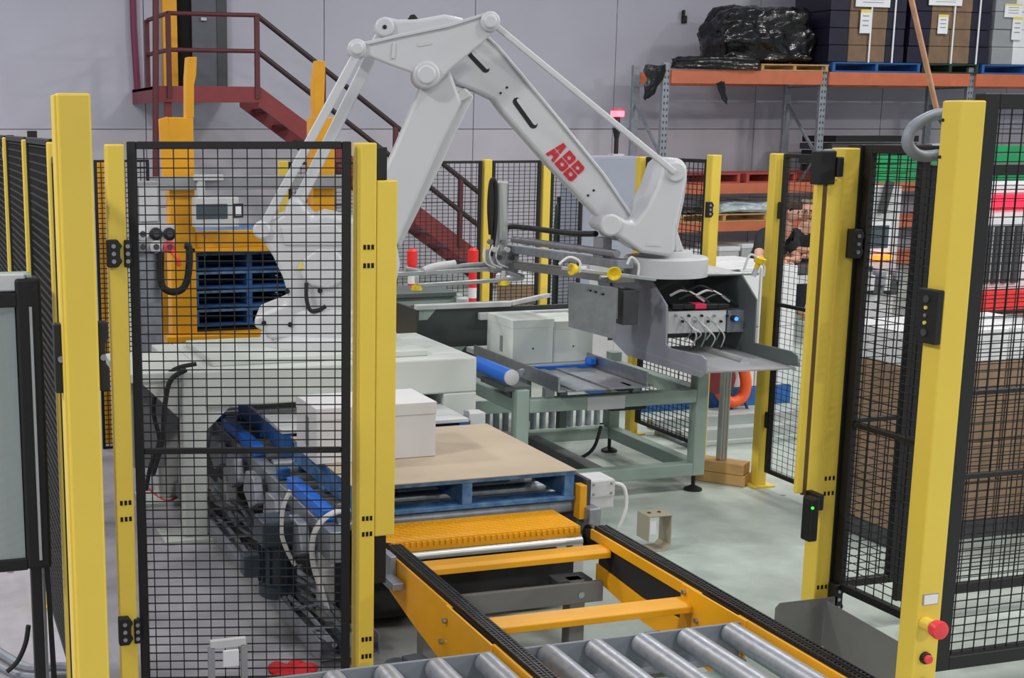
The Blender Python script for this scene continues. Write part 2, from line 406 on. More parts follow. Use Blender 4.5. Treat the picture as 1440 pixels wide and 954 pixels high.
q = PY(1170, 838, YB - .05); latch(q.x, YB - .05, q.z, 'black hinge near the foot of the right corner post', .05, .13, .05)
# panels from the corner
ex = PY(1284, 500, YB).x
zp = PY(1230, 203, YB).z
panel('black mesh panel running right from the yellow corner post', (bx2 + .001, YB), (ex, YB), .22, zp, mids=[PY(1230, 589, YB).z], fr=.045, wr=.0017, fd0=.085)
nrX = 3.6
panel('black mesh panel from the corner post back to the emergency stop post', (bx2 + .03, YB - .046), (nrX + .16, 4.26), .24, zp, mids=[PX(1215, 605, bx2).z], fr=.045, wr=.0017)
panel('dark mesh panel farther right behind the emergency stop post', (ex + .02, YB + .02), (ex + 1.3, YB + .02), .12, PY(1300, 232, YB).z, mids=[1.05], fr=.06, wr=.0017)
# grey kick plates
t = thing('kick_plate', 'grey folded steel kick plate around the foot of the right corner post', 'kick plate', (bx2, YB, 0))
pa = PY(1090, 868, YB - .1)
MB().prism([(pa.x, YB - .1, .0), (bx2 - .0, YB - .1, 0), (bx2 - .0, YB - .1, .22), (pa.x + .02, YB - .1, .22), (pa.x, YB - .1, .2)], (0, .004, 0)).build('front_sheet', 'stand_grey', t)
MB().prism([(bx2 - .06, YB - .11, 0), (nrX + .02, 4.18, 0), (nrX + .02, 4.18, .21), (bx2 - .06, YB - .11, .21)], (.004, 0, 0)).build('side_sheet', 'stand_grey', t)
# --- near right post with emergency stop
fy = PX(1352, 147, nrX).y; by = PX(1325, 147, nrX).y; fx = PY(1388, 142, fy).x; nzr = PX(1352, 141, nrX).z
t = post('tall yellow post with red emergency stop nearest the camera at right', (nrX + fx) / 2, (fy + by) / 2, fx - nrX, by - fy, nzr, name='control_post')
def face(px, py): return PY(px, py, fy)
q = face(1308, 843)
sg = B(q.x - .035, q.x + .035, fy - .004, fy, q.z - .022, q.z + .022).build('name_plate', 'grey_mid', t)
B(q.x - .031, q.x + .031, fy - .006, fy - .003, q.z - .018, q.z + .018).build('plate_face', 'paper', sg)
q = face(1299, 876)
e = MB().cyl((q.x, fy, q.z), (q.x, fy - .05, q.z), .026, 20).build('stop_collar', 'yellow', t, smooth=True, bev=.003)
MB().lathe((q.x, fy - .045, q.z), (0, -1, 0), [(0, .018), (.012, .02), (.018, .034), (.04, .037), (.05, .034), (.054, .02)], 24).build('stop_button', 'estop', e, smooth=True)
for i, py in enumerate((925, 962)):
    q = face(1300 - i * 3, py)
    e = MB().lathe((q.x, fy, q.z), (0, -1, 0), [(0, .024), (.012, .024), (.016, .02)], 20).build('button_ring', 'black', t, smooth=True)
    MB().cyl((q.x, fy - .012, q.z), (q.x, fy - .03, q.z), .017, 18).build('push_button', 'estop', e, smooth=True, bev=.003)
za, zb = PX(1330, 487, nrX).z, PX(1330, 409, nrX).z
t = thing('interlock_switch', 'black gate switch box on the emergency stop post', 'switch', (nrX, by, za))
B(nrX - .028, nrX, fy + .002, by + .012, za, zb).build('body', 'black', t, bev=.004)
for k, zz in enumerate((.2, .38, .52, .66, .82)):
    MB().cyl((nrX - .028, (fy + by) / 2 + .01, za + (zb - za) * zz), (nrX - .034, (fy + by) / 2 + .01, za + (zb - za) * zz), .014 if k in (0, 4) else .007, 12).build('switch_key', ['dark_grey', 'tag_yellow', 'steel', 'tag_yellow', 'dark_grey'][k], t)
for py in (169, 221):
    q = PX(1325, py, nrX); MB().cyl((nrX, by - .012, q.z), (nrX - .004, by - .012, q.z), .006, 8).build('bolt', 'black', bpy.data.objects['control_post'])
panel('tall black mesh door at the right edge beside the emergency stop post', (fx + .012, fy + .05), (fx + 1.1, fy + .05), PY(1390, 940, fy).z, PY(1420, 131, fy).z, mids=[PY(1400, 672, fy).z], fr=.07, wr=.0019, name='mesh_door', fd=.05)
# --- right side fence beyond the cell
SX = 4.95
sp = [(4.97, 7.12, 2.05, 'yellow side fence post in front of the two leaning men'), (4.95, 7.77, 2.03, 'bright yellow side fence post right of the robot wrist'), (4.94, 8.66, 2.0, 'yellow side fence post half hidden behind the robot wrist')]
for x, y, h, lb in sp: post(lb, x, y, .07, .07, h, grp='right side fence posts', basew=.04)
panel('side fence mesh panel behind the pick table right of the robot wrist', (4.945, 8.6), (4.95, 7.83), .1, 2.0, wr=.0022, mids=[.5], grp='right side fence panels')
panel('side fence mesh panel in front of the white wrapped load', (4.98, 7.06), (4.97, 6.42), .1, 2.05, wr=.0012, mids=[1.15], grp='right side fence panels')
q = PX(1012, 296, 4.92); latch(q.x - .02, 7.73, q.z, 'black hinge on the bright yellow side fence post', .05, .1, .03)
q = PX(1092, 296, 4.95); latch(q.x + .03, 7.08, q.z, 'black hinge on the side fence post by the leaning men', .04, .1, .03)
q = PX(1077, 592, 4.95); latch(q.x + .03, 7.08, q.z, 'black hinge low on the side fence post by the leaning men', .04, .1, .03)
# --- rear fence
RY = 11.5
rp = [(398, 'yellow rear fence post left of the robot arm rods'), (520, 'yellow rear fence post hidden by the light curtain'), (685, 'yellow rear fence post behind the upright air cylinder'), (768, 'yellow rear fence post left of the grey cabinet')]
rx = [PY(a, 224, RY).x for a, _ in rp]
for (a, lb), x in zip(rp, rx): post(lb, x, RY, .075, .075, 1.92, grp='rear fence posts', basew=.03)
for i in range(3):
    panel(['rear mesh panel behind the robot body', 'rear mesh panel in front of the red staircase foot', 'rear mesh panel between the air cylinder and the grey cabinet'][i], (rx[i] + .05, RY), (rx[i + 1] - .05, RY), .15, 1.91, wr=.0024, grp='rear fence panels')
panel('rear mesh panel in front of the green gas bottles', (rx[3] + .05, RY), (PY(818, 300, RY).x, RY), .15, 1.91, wr=.0024, grp='rear fence panels')
# ================================================================== CHAIN TRANSFER CONVEYOR
ZC = .52
def pallet(label, x0, x1, y0, y1, z0, top='blue_worn', h=.14, nb=7, m='blue_worn', grp=None, bm=None, detail=True):
    t = thing('pallet', label, 'pallet', ((x0 + x1) / 2, (y0 + y1) / 2, z0), grp)
    D = y1 - y0; bw = D / nb
    for i in range(nb): B(x0, x1, y0 + i * bw + .006, y0 + (i + 1) * bw - .006, z0 + h - .02, z0 + h).build('top_board', top, t, bev=.002, seg=1)
    for k in range(3):
        xc = x0 + .03 + (x1 - x0 - .06) * k / 2
        B(xc - .024, xc + .024, y0 + .01, y1 - .01, z0 + .02, z0 + h - .02).build('stringer', m, t, bev=.002, seg=1)
    for yc in (y0 + .06, (y0 + y1) / 2, y1 - .06): B(x0, x1, yc - .05, yc + .05, z0, z0 + .02).build('bottom_board', bm or m, t, bev=.002, seg=1)
    return t
cv = thing('chain_conveyor', 'amber twin strand chain conveyor running from the camera to the pallet', 'conveyor', (2.27, 4, 0))
LXo, RXi = 1.772, 2.712
yN, yF = 2.55, 5.06
# left plates
MB().prism([(LXo, 5.06, .36), (LXo, 5.06, .505), (LXo, 4.33, .505), (LXo, 4.33, .30), (LXo, 4.45, .27), (LXo, 4.7, .30)], (.01, 0, 0)).build('side_plate', 'amber', cv, bev=.002)
MB().prism([(LXo - .008, 4.36, .24), (LXo - .008, 4.36, .505), (LXo - .008, 3.95, .505), (LXo - .008, 3.95, .2)], (.01, 0, 0)).build('side_plate', 'amber', cv, bev=.002)
B(LXo - .0, LXo + .012, yN, 3.96, .44, .505).build('side_plate', 'amber', cv, bev=.002)
# right plates
B(RXi, RXi + .012, 4.2, yF, .462, .506).build('side_plate', 'amber', cv, bev=.002)
MB().prism([(RXi, 5.0, .30), (RXi, 5.0, .37), (RXi, 4.62, .345), (RXi, 4.3, .36), (RXi, 4.3, .25), (RXi, 4.6, .25)], (.01, 0, 0)).build('chain_guard', 'amber', cv, bev=.002)
MB().prism([(RXi - .006, 4.32, .25), (RXi - .006, 4.32, .506), (RXi - .006, 3.9, .506), (RXi - .006, 3.9, .22)], (.01, 0, 0)).build('side_plate', 'amber', cv, bev=.002)
B(RXi, RXi + .012, yN, 3.96, .44, .506).build('side_plate', 'amber', cv, bev=.002)
B(RXi + .012, RXi + .02, 4.1, 5.0, .30, .46).build('web', 'rubber', cv)
for i, (x, y, z) in enumerate(((4.33, .44), (4.36, .33), (4.34, .27)) and [(LXo - .012, 4.345, .45), (LXo - .012, 4.375, .36), (LXo - .012, 4.35, .28), (LXo - .014, 4.02, .40), (LXo - .004, 4.93, .40), (LXo - .004, 4.98, .40)]):
    MB().cyl((x, y, z), (x - .012, y, z), .011, 8).build('bolt', 'steel', cv)
for (y, z) in ((4.29, .48), (4.2, .40), (4.28, .30), (3.98, .41)):
    MB().cyl((RXi - .006, y, z), (RXi - .018, y, z), .010, 8).build('bolt', 'steel', cv)
B(LXo - .03, LXo - .001, 4.9, 4.99, .38, .52).build('end_bracket', 'galv', cv, bev=.004)
B(LXo - .06, LXo - .012, 4.78, 4.9, .42, .45).build('tensioner', 'galv', cv, bev=.004)
MB().cyl((LXo - .05, 4.12, .28), (LXo - .0, 4.12, .28), .035, 18).build('tension_wheel', 'grey_paint', cv, smooth=True, bev=.003)
def chain(x0, x1, lab):
    g = MB().box(x0, x1, yN, yF, ZC - .055, ZC - .012).build('chain_guide', 'rubber', cv, bev=.003)
    m = MB(); wv = (x1 - x0)
    y = yN + .01; k = 0
    while y < yF:
        for f in (.12, .42, .60, .90):
            xx = x0 + wv * f
            m.box(xx - .0035, xx + .0035, y - .0085, y + .0085, ZC - .014, ZC)
        for f in (.27, .75):
            xx = x0 + wv * f
            m.cyl((xx - wv * .13, y, ZC - .006), (xx + wv * .13, y, ZC - .006), .006, 6)
        y += .019; k += 1
    m.build('roller_chain', 'chain', cv, kind='stuff')
chain(LXo + .013, LXo + .075, 'l'); chain(RXi + .013, RXi + .078, 'r')
def angle_bar(y, z=.47):
    xa = LXo + .08
    MB().prism([(xa, y + .095, z - .006), (xa, y + .085, z), (xa, y + .015, z), (xa, y, z - .012), (xa, y, z - .036), (xa, y + .02, z - .036), (xa, y + .02, z - .022), (xa, y + .095, z - .022)], (RXi - xa - .001, 0, 0)).build('cross_bar', 'amber', cv, bev=.003)
angle_bar(4.87); angle_bar(4.23, .455)
sh = MB().cyl((LXo + .08, 5.1, .445), (RXi - .02, 5.1, .445), .017, 18).build('drive_shaft', 'alu', cv, smooth=True)
for x in (RXi + .03, LXo + .045):
    MB().lathe((x - .03, 5.1, .445), (1, 0, 0), [(0, .03), (.01, .05), (.016, .052), (.016, .066), (.03, .066), (.03, .05), (.06, .045)], 20).build('sprocket', 'chain', cv, smooth=True)
# support stand
for yy in (4.95, 4.28):
    for xx in (LXo + .12, RXi - .16): B(xx, xx + .07, yy - .035, yy + .035, .02, .33).build('leg', 'stand_grey', cv, bev=.004)
    B(LXo + .06, RXi - .02, yy - .06, yy - .036, .24, .33).build('stand_beam', 'stand_grey', cv, bev=.004)
    for xx in (LXo + .155, RXi - .125):
        B(xx - .07, xx + .07, yy - .07, yy + .07, 0, .02).build('foot_plate', 'stand_grey', cv)
        MB().cyl((xx, yy - .06, .28), (xx, yy - .068, .28), .014, 10).build('bolt', 'steel', cv)
B(RXi - .21, RXi - .05, 4.93, 5.03, .25, .33).build('gearbox_mount', 'dark_grey', cv, bev=.004)
# tread plate between the two conveyors
tp = thing('tread_plate', 'amber tread plate bridging the gap in front of the pallet', 'plate', (2.27, 5.25, .4))
B(1.80, 2.70, 5.13, 5.40, .492, .500).build('deck', 'amber', tp)
B(1.80, 2.70, 5.128, 5.133, .455, .500).build('front_lip', 'amber', tp)
m = MB(); k = 0
for i in range(34):
    for j in range(10):
        c = V((1.815 + i * .0262, 5.145 + j * .026, .5005)); a = 1 if (i + j) % 2 else -1
        m.obox(c, V((.009, .009 * a, 0)), V((-.0022 * a, .0022, 0)), V((0, 0, .0011)))
for i in range(34): m.box(1.808 + i * .0262, 1.822 + i * .0262, 5.118, 5.129, .478, .497)
m.build('tread_pattern', 'amber', tp, kind='stuff')
# ================================================================== FRONT ROLLER CONVEYOR
rc = thing('roller_conveyor', 'grey framed roller conveyor crossing the foreground', 'conveyor', (1.9, 3.3, 0))
for (x0, x1) in ((.95, LXo - .012), (LXo + .09, RXi - .002)):
    B(x0, x1, 3.925, 3.935, .36, .492).build('end_channel', 'frame_grey', rc, bev=.003)
    B(x0, x1, 3.885, 3.925, .36, .368).build('channel_flange', 'frame_grey', rc)
B(.95, RXi - .01, 2.5, 3.88, .33, .345).build('drip_tray', 'sage', rc)
for xx in (1.0, 2.6): B(xx, xx + .06, 3.7, 3.76, 0, .33).build('leg', 'frame_grey', rc, bev=.004)
xs = [LXo - .042 - .176 * k for k in range(4)] + [LXo + .189 + .176 * k - .005 for k in range(5)]
first = None
for x in xs:
    if first is None:
        first = MB().lathe((0, 3.922, 0), (0, -1, 0), [(0, .012), (.004, .030), (.010, .0395), (.02, .0405), (.03, .0405), (1.38, .0405), (1.385, .03)], 26).build('roller', 'roller', None, smooth=True, origin=(0, 0, 0)); o = first
    else:
        o = first.copy(); COL.objects.link(o)
    o.parent = rc; o.location = V((x, 0, .462)) - V(rc['_o'])
# ================================================================== PALLET, SHEET, BOX
px0, px1, py0, py1 = 1.765, 2.83, 5.43, 6.45
pallet('worn blue pallet carrying the cardboard sheet at the conveyor end', px0, px1, py0, py1, .525)
sh = MB()
sh.box(px0 - .005, px1 + .0, py0 - .004, py1 + .01, .665, .670)
tag(sh.build('slip_sheet', 'card', bev=.001), 'flat brown cardboard slip sheet on top of the blue pallet', 'cardboard sheet')
b0, b1 = PZ(446, 655, .671), PZ(611, 641, .671); yb = (b0.y + b1.y) / 2
bx = thing('carton', 'plain white carton standing on the brown cardboard sheet', 'box', ((b0.x + b1.x) / 2, yb + .2, .671))
bz1 = PY(611, 566, yb).z; byd = yb + .34
B(b0.x, b1.x, yb, byd, .671, bz1).build('body', 'white_card', bx, bev=.004)
B(b0.x - .003, b1.x + .003, yb - .003, byd + .003, bz1 - .055, bz1 + .003).build('lid', 'white_card', bx, bev=.003)
B(b0.x - .005, b0.x - .003, yb + .13, yb + .17, bz1 - .2, bz1 - .06).build('hand_slot', 'grey_mid', bx)
# ================================================================== PALLET CONVEYOR UNDER THE ROBOT
pc = thing('pallet_conveyor', 'low pallet conveyor with blue guide strips passing under the robot bridge', 'conveyor', (2.27, 7.3, 0))
for xa, xb in ((1.63, 1.70), (2.86, 2.92)):
    B(xa, xb, 5.35, 9.6, .36, .50).build('side_beam', 'galv', pc, bev=.005)
    for k in range(5):
        yy = 5.5 + k * .95; B(xa, xb, yy, yy + .07, .02, .36).build('leg', 'light_grey', pc, bev=.004)
for k, (ya, ybb) in enumerate(((5.5, 6.1), (6.25, 6.3), (6.75, 7.5), (7.7, 8.6))): B(1.64, 1.70, ya, ybb, .505, .56).build('guide_strip', 'blue_roller' if k != 1 else 'blue', pc, bev=.006)
for k in range(6):
    ya = 5.52 + k * .42
    MB().prism([(1.60, ya, .36), (1.60, ya + .06, .48), (1.60, ya + .22, .48), (1.60, ya + .28, .36), (1.60, ya + .14, .30)], (-.05, 0, 0)).build('bearing_housing', 'galv', pc, bev=.008)
r0 = None
for k in range(26):
    y = 5.5 + k * .16
    if r0 is None: r0 = MB().cyl((1.705, 0, 0), (2.855, 0, 0), .032, 14).build('roller', 'galv', None, smooth=True, origin=(0, 0, 0)); o = r0
    else: o = r0.copy(); COL.objects.link(o)
    o.parent = pc; o.location = V((0, y, .485)) - V(pc['_o'])
B(1.72, 2.84, 5.45, 9.5, .05, .24).build('under_pan', 'rubber', pc)
B(1.70, 1.715, 5.45, 9.5, .04, .36).build('skirt', 'rubber', pc)
B(2.835, 2.87, 5.40, 5.46, .44, .60).build('end_stop', 'amber', pc, bev=.003)
jb = thing('junction_box', 'grey junction box at the right front corner of the blue pallet', 'junction box', (2.98, 5.55, .45))
B(2.90, 3.03, 5.44, 5.58, .47, .61).build('box', 'light_grey', jb, bev=.006)
B(2.90, 3.03, 5.434, 5.44, .53, .605).build('lid', 'light_grey', jb, bev=.002)
for x in (2.92, 3.01):
    for z in (.545, .59): MB().cyl((x, 5.434, z), (x, 5.43, z), .006, 8).build('screw', 'steel', jb)
MB().tube([(3.03, 5.48, .58), (3.09, 5.46, .56), (3.1, 5.45, .46), (3.05, 5.44, .36), (2.98, 5.44, .30)], .009, 8).build('cable', 'cable_white', jb, smooth=True)
B(2.875, 2.90, 5.42, 5.60, .40, .62).build('mount', 'dark_grey', jb, bev=.003)
pallet('blue pallet with pale boards waiting under the robot bridge', 1.76, 2.8, 6.62, 7.66, .525, top='light_grey', m='blue', nb=8)
# motors & conduits beside the pallet conveyor
def motor(label, c, d, L=.26, r=.075, fins=14, mt='motor'):
    c = V(c); d = V(d).normalized()
    t = thing('gear_motor', label, 'motor', (c.x, c.y, c.z - r))
    MB().cyl(c, c + d * L, r * .9, 20).build('body', mt, t, smooth=True)
    a = V((0, 0, 1)) if abs(d.z) < .9 else V((0, 1, 0)); x = d.cross(a).normalized(); y = x.cross(d)
    for i in range(fins):
        an = 2 * math.pi * i / fins; rd = x * math.cos(an) + y * math.sin(an)
        MB().obox(c + d * (L * .5) + rd * (r * .97), d * (L * .42), rd * (r * .1), rd.cross(d) * .003).build('fin', mt, t)
    MB().lathe(c + d * L, d, [(0, r * 1.02), (.05, r * 1.02), (.06, r * .9)], 20).build('fan_cover', mt, t, smooth=True)
    MB().obox(c - d * .05, d * .06, x * (r * 1.05), y * (r * 1.05)).build('gearbox', mt, t, bev=.012)
    MB().obox(c + d * (L * .5) + (V((0, 0, r + .03)) if abs(d.z) < .9 else V((-r - .04, 0, 0))), d * .05, V((.04, 0, 0)) if abs(d.z) > .9 else x * .04, V((0, .04, 0)) if abs(d.z) > .9 else V((0, 0, .035))).build('terminal_box', mt, t, bev=.006)
    return t
motor('blue grey gear motor under the left edge of the pallet conveyor', (1.50, 5.75, .36), (0, 0, -1), .2, .085)
motor('dark finned motor beneath the amber chain conveyor side plate', (1.66, 4.18, .18), (-.15, .95, 0), .26, .09)
def cable(label, pts, r, mt, name='cable', cat='cable', grp=None):
    o = MB().tube(pts, r, 8).build(name, mt, smooth=True); return tag(o, label, cat, grp)
cable('white corrugated conduit looping over the gear motor', [PY(492, 716, 5.45), PY(462, 725, 5.45), PY(442, 750, 5.45), PY(440, 790, 5.45), PY(452, 830, 5.45), PY(462, 862, 5.45)], .013, 'cable_white', 'conduit', 'conduit')
cable('thin white conduit left of the gear motor', [PY(408, 690, 5.6), PY(398, 715, 5.6), PY(396, 750, 5.6), PY(404, 775, 5.6), PY(415, 795, 5.6)], .010, 'cable_white', 'conduit', 'conduit')
# floor cable tray
tr = thing('cable_tray', 'steel cable tray full of black cables on the floor left of the conveyor', 'cable tray', (1.5, 6, 0))
ta, tb = PZ(312, 716, .1), PZ(492, 905, .1)
dx = (tb - ta).normalized(); sd = V((-dx.y, dx.x, 0)); sd = sd if sd.x > 0 else -sd
ta -= dx * .6
MB().bar(ta + V((0, 0, -.06)), tb + V((0, 0, -.06)), .26, .006).build('tray_base', 'galv', tr)
MB().bar(ta + sd * .13 + V((0, 0, -.02)), tb + sd * .13 + V((0, 0, -.02)), .006, .09).build('tray_side', 'galv', tr)
MB().bar(ta - sd * .13 + V((0, 0, -.02)), tb - sd * .13 + V((0, 0, -.02)), .006, .09).build('tray_side', 'galv', tr)
for k in range(7):
    p = []; off = -.10 + .033 * k
    for i in range(9):
        u = i / 8; p.append(ta.lerp(tb, u) + sd * (off + random.uniform(-.025, .025)) + V((0, 0, random.uniform(-.035, .03))))
    MB().tube(p, random.choice((.008, .012, .014)), 6).build('cable', random.choice(('rubber', 'rubber', 'galv', 'hose_grey')), tr, smooth=True)
L = (tb - ta).length
for i in range(10):
    c = ta + dx * (L * (i + .5) / 10)
    MB().bar(c - sd * .13 + V((0, 0, .028)), c + sd * .13 + V((0, 0, .028)), .02, .004).build('tray_rung', 'galv', tr)
# ================================================================== ROBOT BRIDGE
bg = thing('robot_bridge', 'pale grey steel bridge carrying the robot over the pallet conveyor', 'robot stand', (2.1, 7.5, 0))
y0, y1 = 7.0, 7.98
def leg(x0, x1, ya, yb2): B(x0, x1, ya, yb2, .02, .93).build('leg', 'bridge', bg, bev=.008)
leg(1.315, 1.44, y0, y0 + .14); leg(1.315, 1.44, y1 - .14, y1)
B(2.80, 3.0, y0 + .0, y1, .25, .73).build('leg', 'bridge', bg, bev=.008); B(2.80, 3.0, y0, y0 + .2, .02, .25).build('leg', 'bridge', bg, bev=.008); B(2.8, 3.0, y1 - .2, y1, .02, .25).build('leg', 'bridge', bg, bev=.008)
for (xa, ya) in ((1.347, y0 + .1), (1.347, y1 - .1), (2.9, y0 + .1), (2.9, y1 - .1)): B(xa - .15, xa + .15, ya - .15, ya + .15, 0, .02).build('foot_plate', 'bridge', bg, bev=.003)
B(1.44, 3.0, y0, y0 + .2, .73, .93).build('cross_beam', 'bridge', bg, bev=.01); B(1.44, 3.0, y1 - .2, y1, .73, .93).build('cross_beam', 'bridge', bg, bev=.01)
B(1.315, 1.44, y0 + .14, y1 - .14, .73, .93).build('side_beam', 'bridge', bg, bev=.01); B(2.8, 3.0, y0 + .2, y1 - .2, .73, .93).build('side_beam', 'bridge', bg, bev=.01)
B(1.44, 2.8, y0 + .2, y1 - .2, .9, .93).build('top_plate', 'bridge', bg, bev=.004)
B(1.5, 2.75, y0 + .12, y1 - .12, .93, .965).build('robot_plate', 'bridge', bg, bev=.006)
MB().prism([(1.44, y0 + .02, .73), (1.58, y0 + .02, .73), (1.44, y0 + .02, .6)], (0, .02, 0)).build('gusset', 'bridge', bg)
B(2.45, 2.82, y0 + .02, y0 + .05, .60, .655).build('roller_guard', 'light_grey', bg, bev=.004)
B(1.0, 1.315, y0 + .02, y1 - .25, .88, .93).build('side_shelf', 'bridge', bg, bev=.006)
MB().prism([(1.1, y0 + .03, .88), (1.315, y0 + .03, .88), (1.315, y0 + .03, .66)], (0, .03, 0)).build('gusset', 'bridge', bg)
B(1.12, 1.30, y0 + .5, y0 + .8, .3, .8).build('panel_box', 'grey_mid', bg, bev=.006)
# ================================================================== ROBOT
RA = math.radians(-17); RE = V((math.cos(RA), math.sin(RA), 0)); RM = V((math.sin(RA), -math.cos(RA), 0))   # RM points to the camera
RO = V((2.25, 7.6, 0))
def RP(px, py, n=0): return PN(px, py, RO + RM * n, RM)
def rpoly(pts, n): return [RP(a, b, n) for a, b in pts]
rb = thing('palletising_robot', 'big white palletising robot arm reaching over the pick table', 'robot', (2.2, 7.6, .965))
def rpr(name, pts, n1, n0, mt='robot', parent=None, bev=.02, seg=3):
    return MB().prism(rpoly(pts, n1), RM * (n0 - n1)).build(name, mt, parent or rb, bev=bev, seg=seg, smooth=True)
def rcyl(name, px, py, r, n1, n0, mt='robot', parent=None, bev=.012):
    p = RP(px, py, n1); return MB().cyl(p, p + RM * (n0 - n1), r, 32).build(name, mt, parent or rb, bev=bev, smooth=True)
bc = RP(462, 470, 0); bc.z = .965
MB().lathe((bc.x, bc.y, .966), (0, 0, 1), [(0, .40), (.05, .40), (.07, .34), (.2, .33), (.22, .30)], 40).build('base', 'robot', rb, smooth=True)
body = rpr('body', [(360, 319), (385, 309), (398, 303), (402, 288), (411, 279), (421, 281), (432, 296), (440, 307), (456, 301), (486, 308), (530, 318), (558, 342), (563, 372), (556, 405), (552, 440), (552, 478), (380, 478), (371, 466), (358, 461), (358, 446), (380, 437), (402, 428), (403, 408), (398, 391), (384, 361), (366, 334)], .27, -.25, bev=.03)
rpr('body_cover', [(424, 366), (446, 350), (474, 352), (486, 372), (484, 396), (462, 408), (434, 402), (422, 388)], .295, .26, parent=body, bev=.015)
rpr('service_plate', [(395, 320), (470, 316), (484, 330), (484, 345), (400, 345)], .285, .26, parent=body, bev=.006)
for a, b in ((371, 455), (408, 457), (450, 409), (404, 410)): rcyl('plug', a, b, .014, .28, .26, 'black', body, bev=0)
rpr('warning_sign', [(418, 378), (423, 367), (428, 378)], .299, .295, 'tag_yellow', body, bev=0)
MB().tube([RP(431, 398, .3), RP(431, 420, .32), RP(436, 436, .32), RP(446, 437, .31), RP(458, 431, .3)], .012, 8).build('body_cable', 'rubber', body, smooth=True)
for k in range(4): MB().cyl(RP(416 + 19 * k, 474, .275), RP(416 + 19 * k, 474, .265), .008, 8).build('bolt', 'black', body)
# lower arm
la = rpr('lower_arm', [(588, 106), (592, 122), (551, 217), (484, 352), (480, 372), (496, 392), (528, 392), (548, 372), (562, 336), (621, 203), (650, 145), (640, 118), (634, 100), (610, 88)], .20, .0, bev=.02)
rpr('lower_arm_rib', [(636, 126), (656, 124), (667, 136), (645, 180), (621, 232), (562, 350), (552, 330), (600, 225)], .06, -.16, parent=la, bev=.012)
rpr('arm_bracket', [(633, 140), (652, 124), (664, 134), (640, 148)], .13, .0, 'robot_grey', la, bev=.006)
# upper arm
ua = rpr('upper_arm', [(527, 38), (531, 27), (541, 23), (560, 27), (590, 26), (625, 20), (650, 25), (681, 50), (700, 66), (777, 158), (847, 244), (893, 312), (886, 330), (868, 340), (852, 334), (845, 309), (772, 233), (708, 160), (693, 140), (672, 130), (640, 118), (600, 76), (545, 55), (530, 48)], -.01, -.21, bev=.022)
def capsule(a, b, r, n=7):
    a = V((a[0], a[1])); b = V((b[0], b[1])); an = math.atan2(b.y - a.y, b.x - a.x); out = []
    for c, o in ((b, -math.pi / 2), (a, math.pi / 2)):
        for k in range(n): t2 = an + o + math.pi * k / (n - 1); out.append((c.x + r * math.cos(t2), c.y + r * math.sin(t2)))
    return out
for a, b, r in (((663, 76), (683, 97), 5.5), ((727, 143), (750, 175), 6.0)):
    sl_ = MB().prism(rpoly(capsule(a, b, r), -.0075), RM * -.03).build('slot', 'black', ua)
    MB().prism(rpoly(capsule((a[0] + 2.6, a[1] - 1.8), (b[0] + 2.6, b[1] - 1.8), r - 3.2), -.0055), RM * -.02).build('slot_lip', 'robot', sl_)
rpr('edge_flange', [(681, 50), (686, 49), (704, 66), (781, 158), (851, 244), (897, 311), (893, 313), (847, 246), (777, 160), (700, 68)], .005, -.215, parent=ua, bev=.006)
for a, b in ((704, 131), (713, 123), (827, 275), (835, 268)): rcyl('bolt_hole', a, b, .007, -.006, -.02, 'black', ua, bev=0)
rcyl('rear_boss', 541, 38, .055, .02, -.21, parent=ua); rcyl('rear_pin', 541, 38, .012, .024, .0, 'black', ua, bev=0)
rpr('crest', [(572, 29), (577, 21), (583, 20), (588, 26)], -.02, -.05, 'black', ua, bev=.003)
# triangle link
tl = rpr('link_plate', [(497, 60), (508, 58), (520, 58), (560, 49), (632, 34), (683, 19), (694, 19), (703, 27), (702, 38), (690, 50), (660, 76), (633, 98), (616, 118), (597, 116), (584, 104), (545, 90), (520, 80), (508, 82), (496, 80), (491, 70)], .27, .215, bev=.012)
rpr('plate_rim', [(516, 58), (560, 48), (632, 33), (682, 18), (683, 22), (633, 38), (560, 53), (517, 63)], .285, .26, parent=tl, bev=.004)
rpr('rib', [(552, 60), (557, 60), (555, 83), (550, 82)], .28, .265, parent=tl, bev=.003)
rpr('long_slot', [(586, 63), (588, 60), (606, 57), (608, 60), (606, 63), (588, 66)], .274, .262, 'robot_grey', tl, bev=.002)
for a, b, r in ((502, 68, .052), (690, 30, .054), (600, 105, .074)):
    q = rcyl('pivot_boss', a, b, r, .30, .0, parent=tl); rcyl('pivot_cap', a, b, r * .72, .315, .29, parent=q)
# rods
def rod(name, a, b, n, wd, th, par=rb): return MB().bar(RP(*a, n), RP(*b, n), th, wd, up=(0, 0, 1)).build(name, 'robot', par, bev=.012, smooth=True)
def rod2(name, a, b, n1, n0, wpx):
    d = V((b[0] - a[0], b[1] - a[1])).normalized(); s = V((-d.y, d.x)) * (wpx / 2)
    return rpr(name, [(a[0] + s.x, a[1] + s.y), (b[0] + s.x, b[1] + s.y), (b[0] - s.x, b[1] - s.y), (a[0] - s.x, a[1] - s.y)], n1, n0, bev=.008)
rod2('parallel_rod', (502, 76), (366, 326), .29, .23, 13)
rcyl('rod_end', 368, 324, .05, .30, .2)
rod2('drive_rod', (536, 50), (414, 296), -.02, -.12, 17)
rod2('wrist_rod', (690, 30), (950, 243), .255, .225, 9)
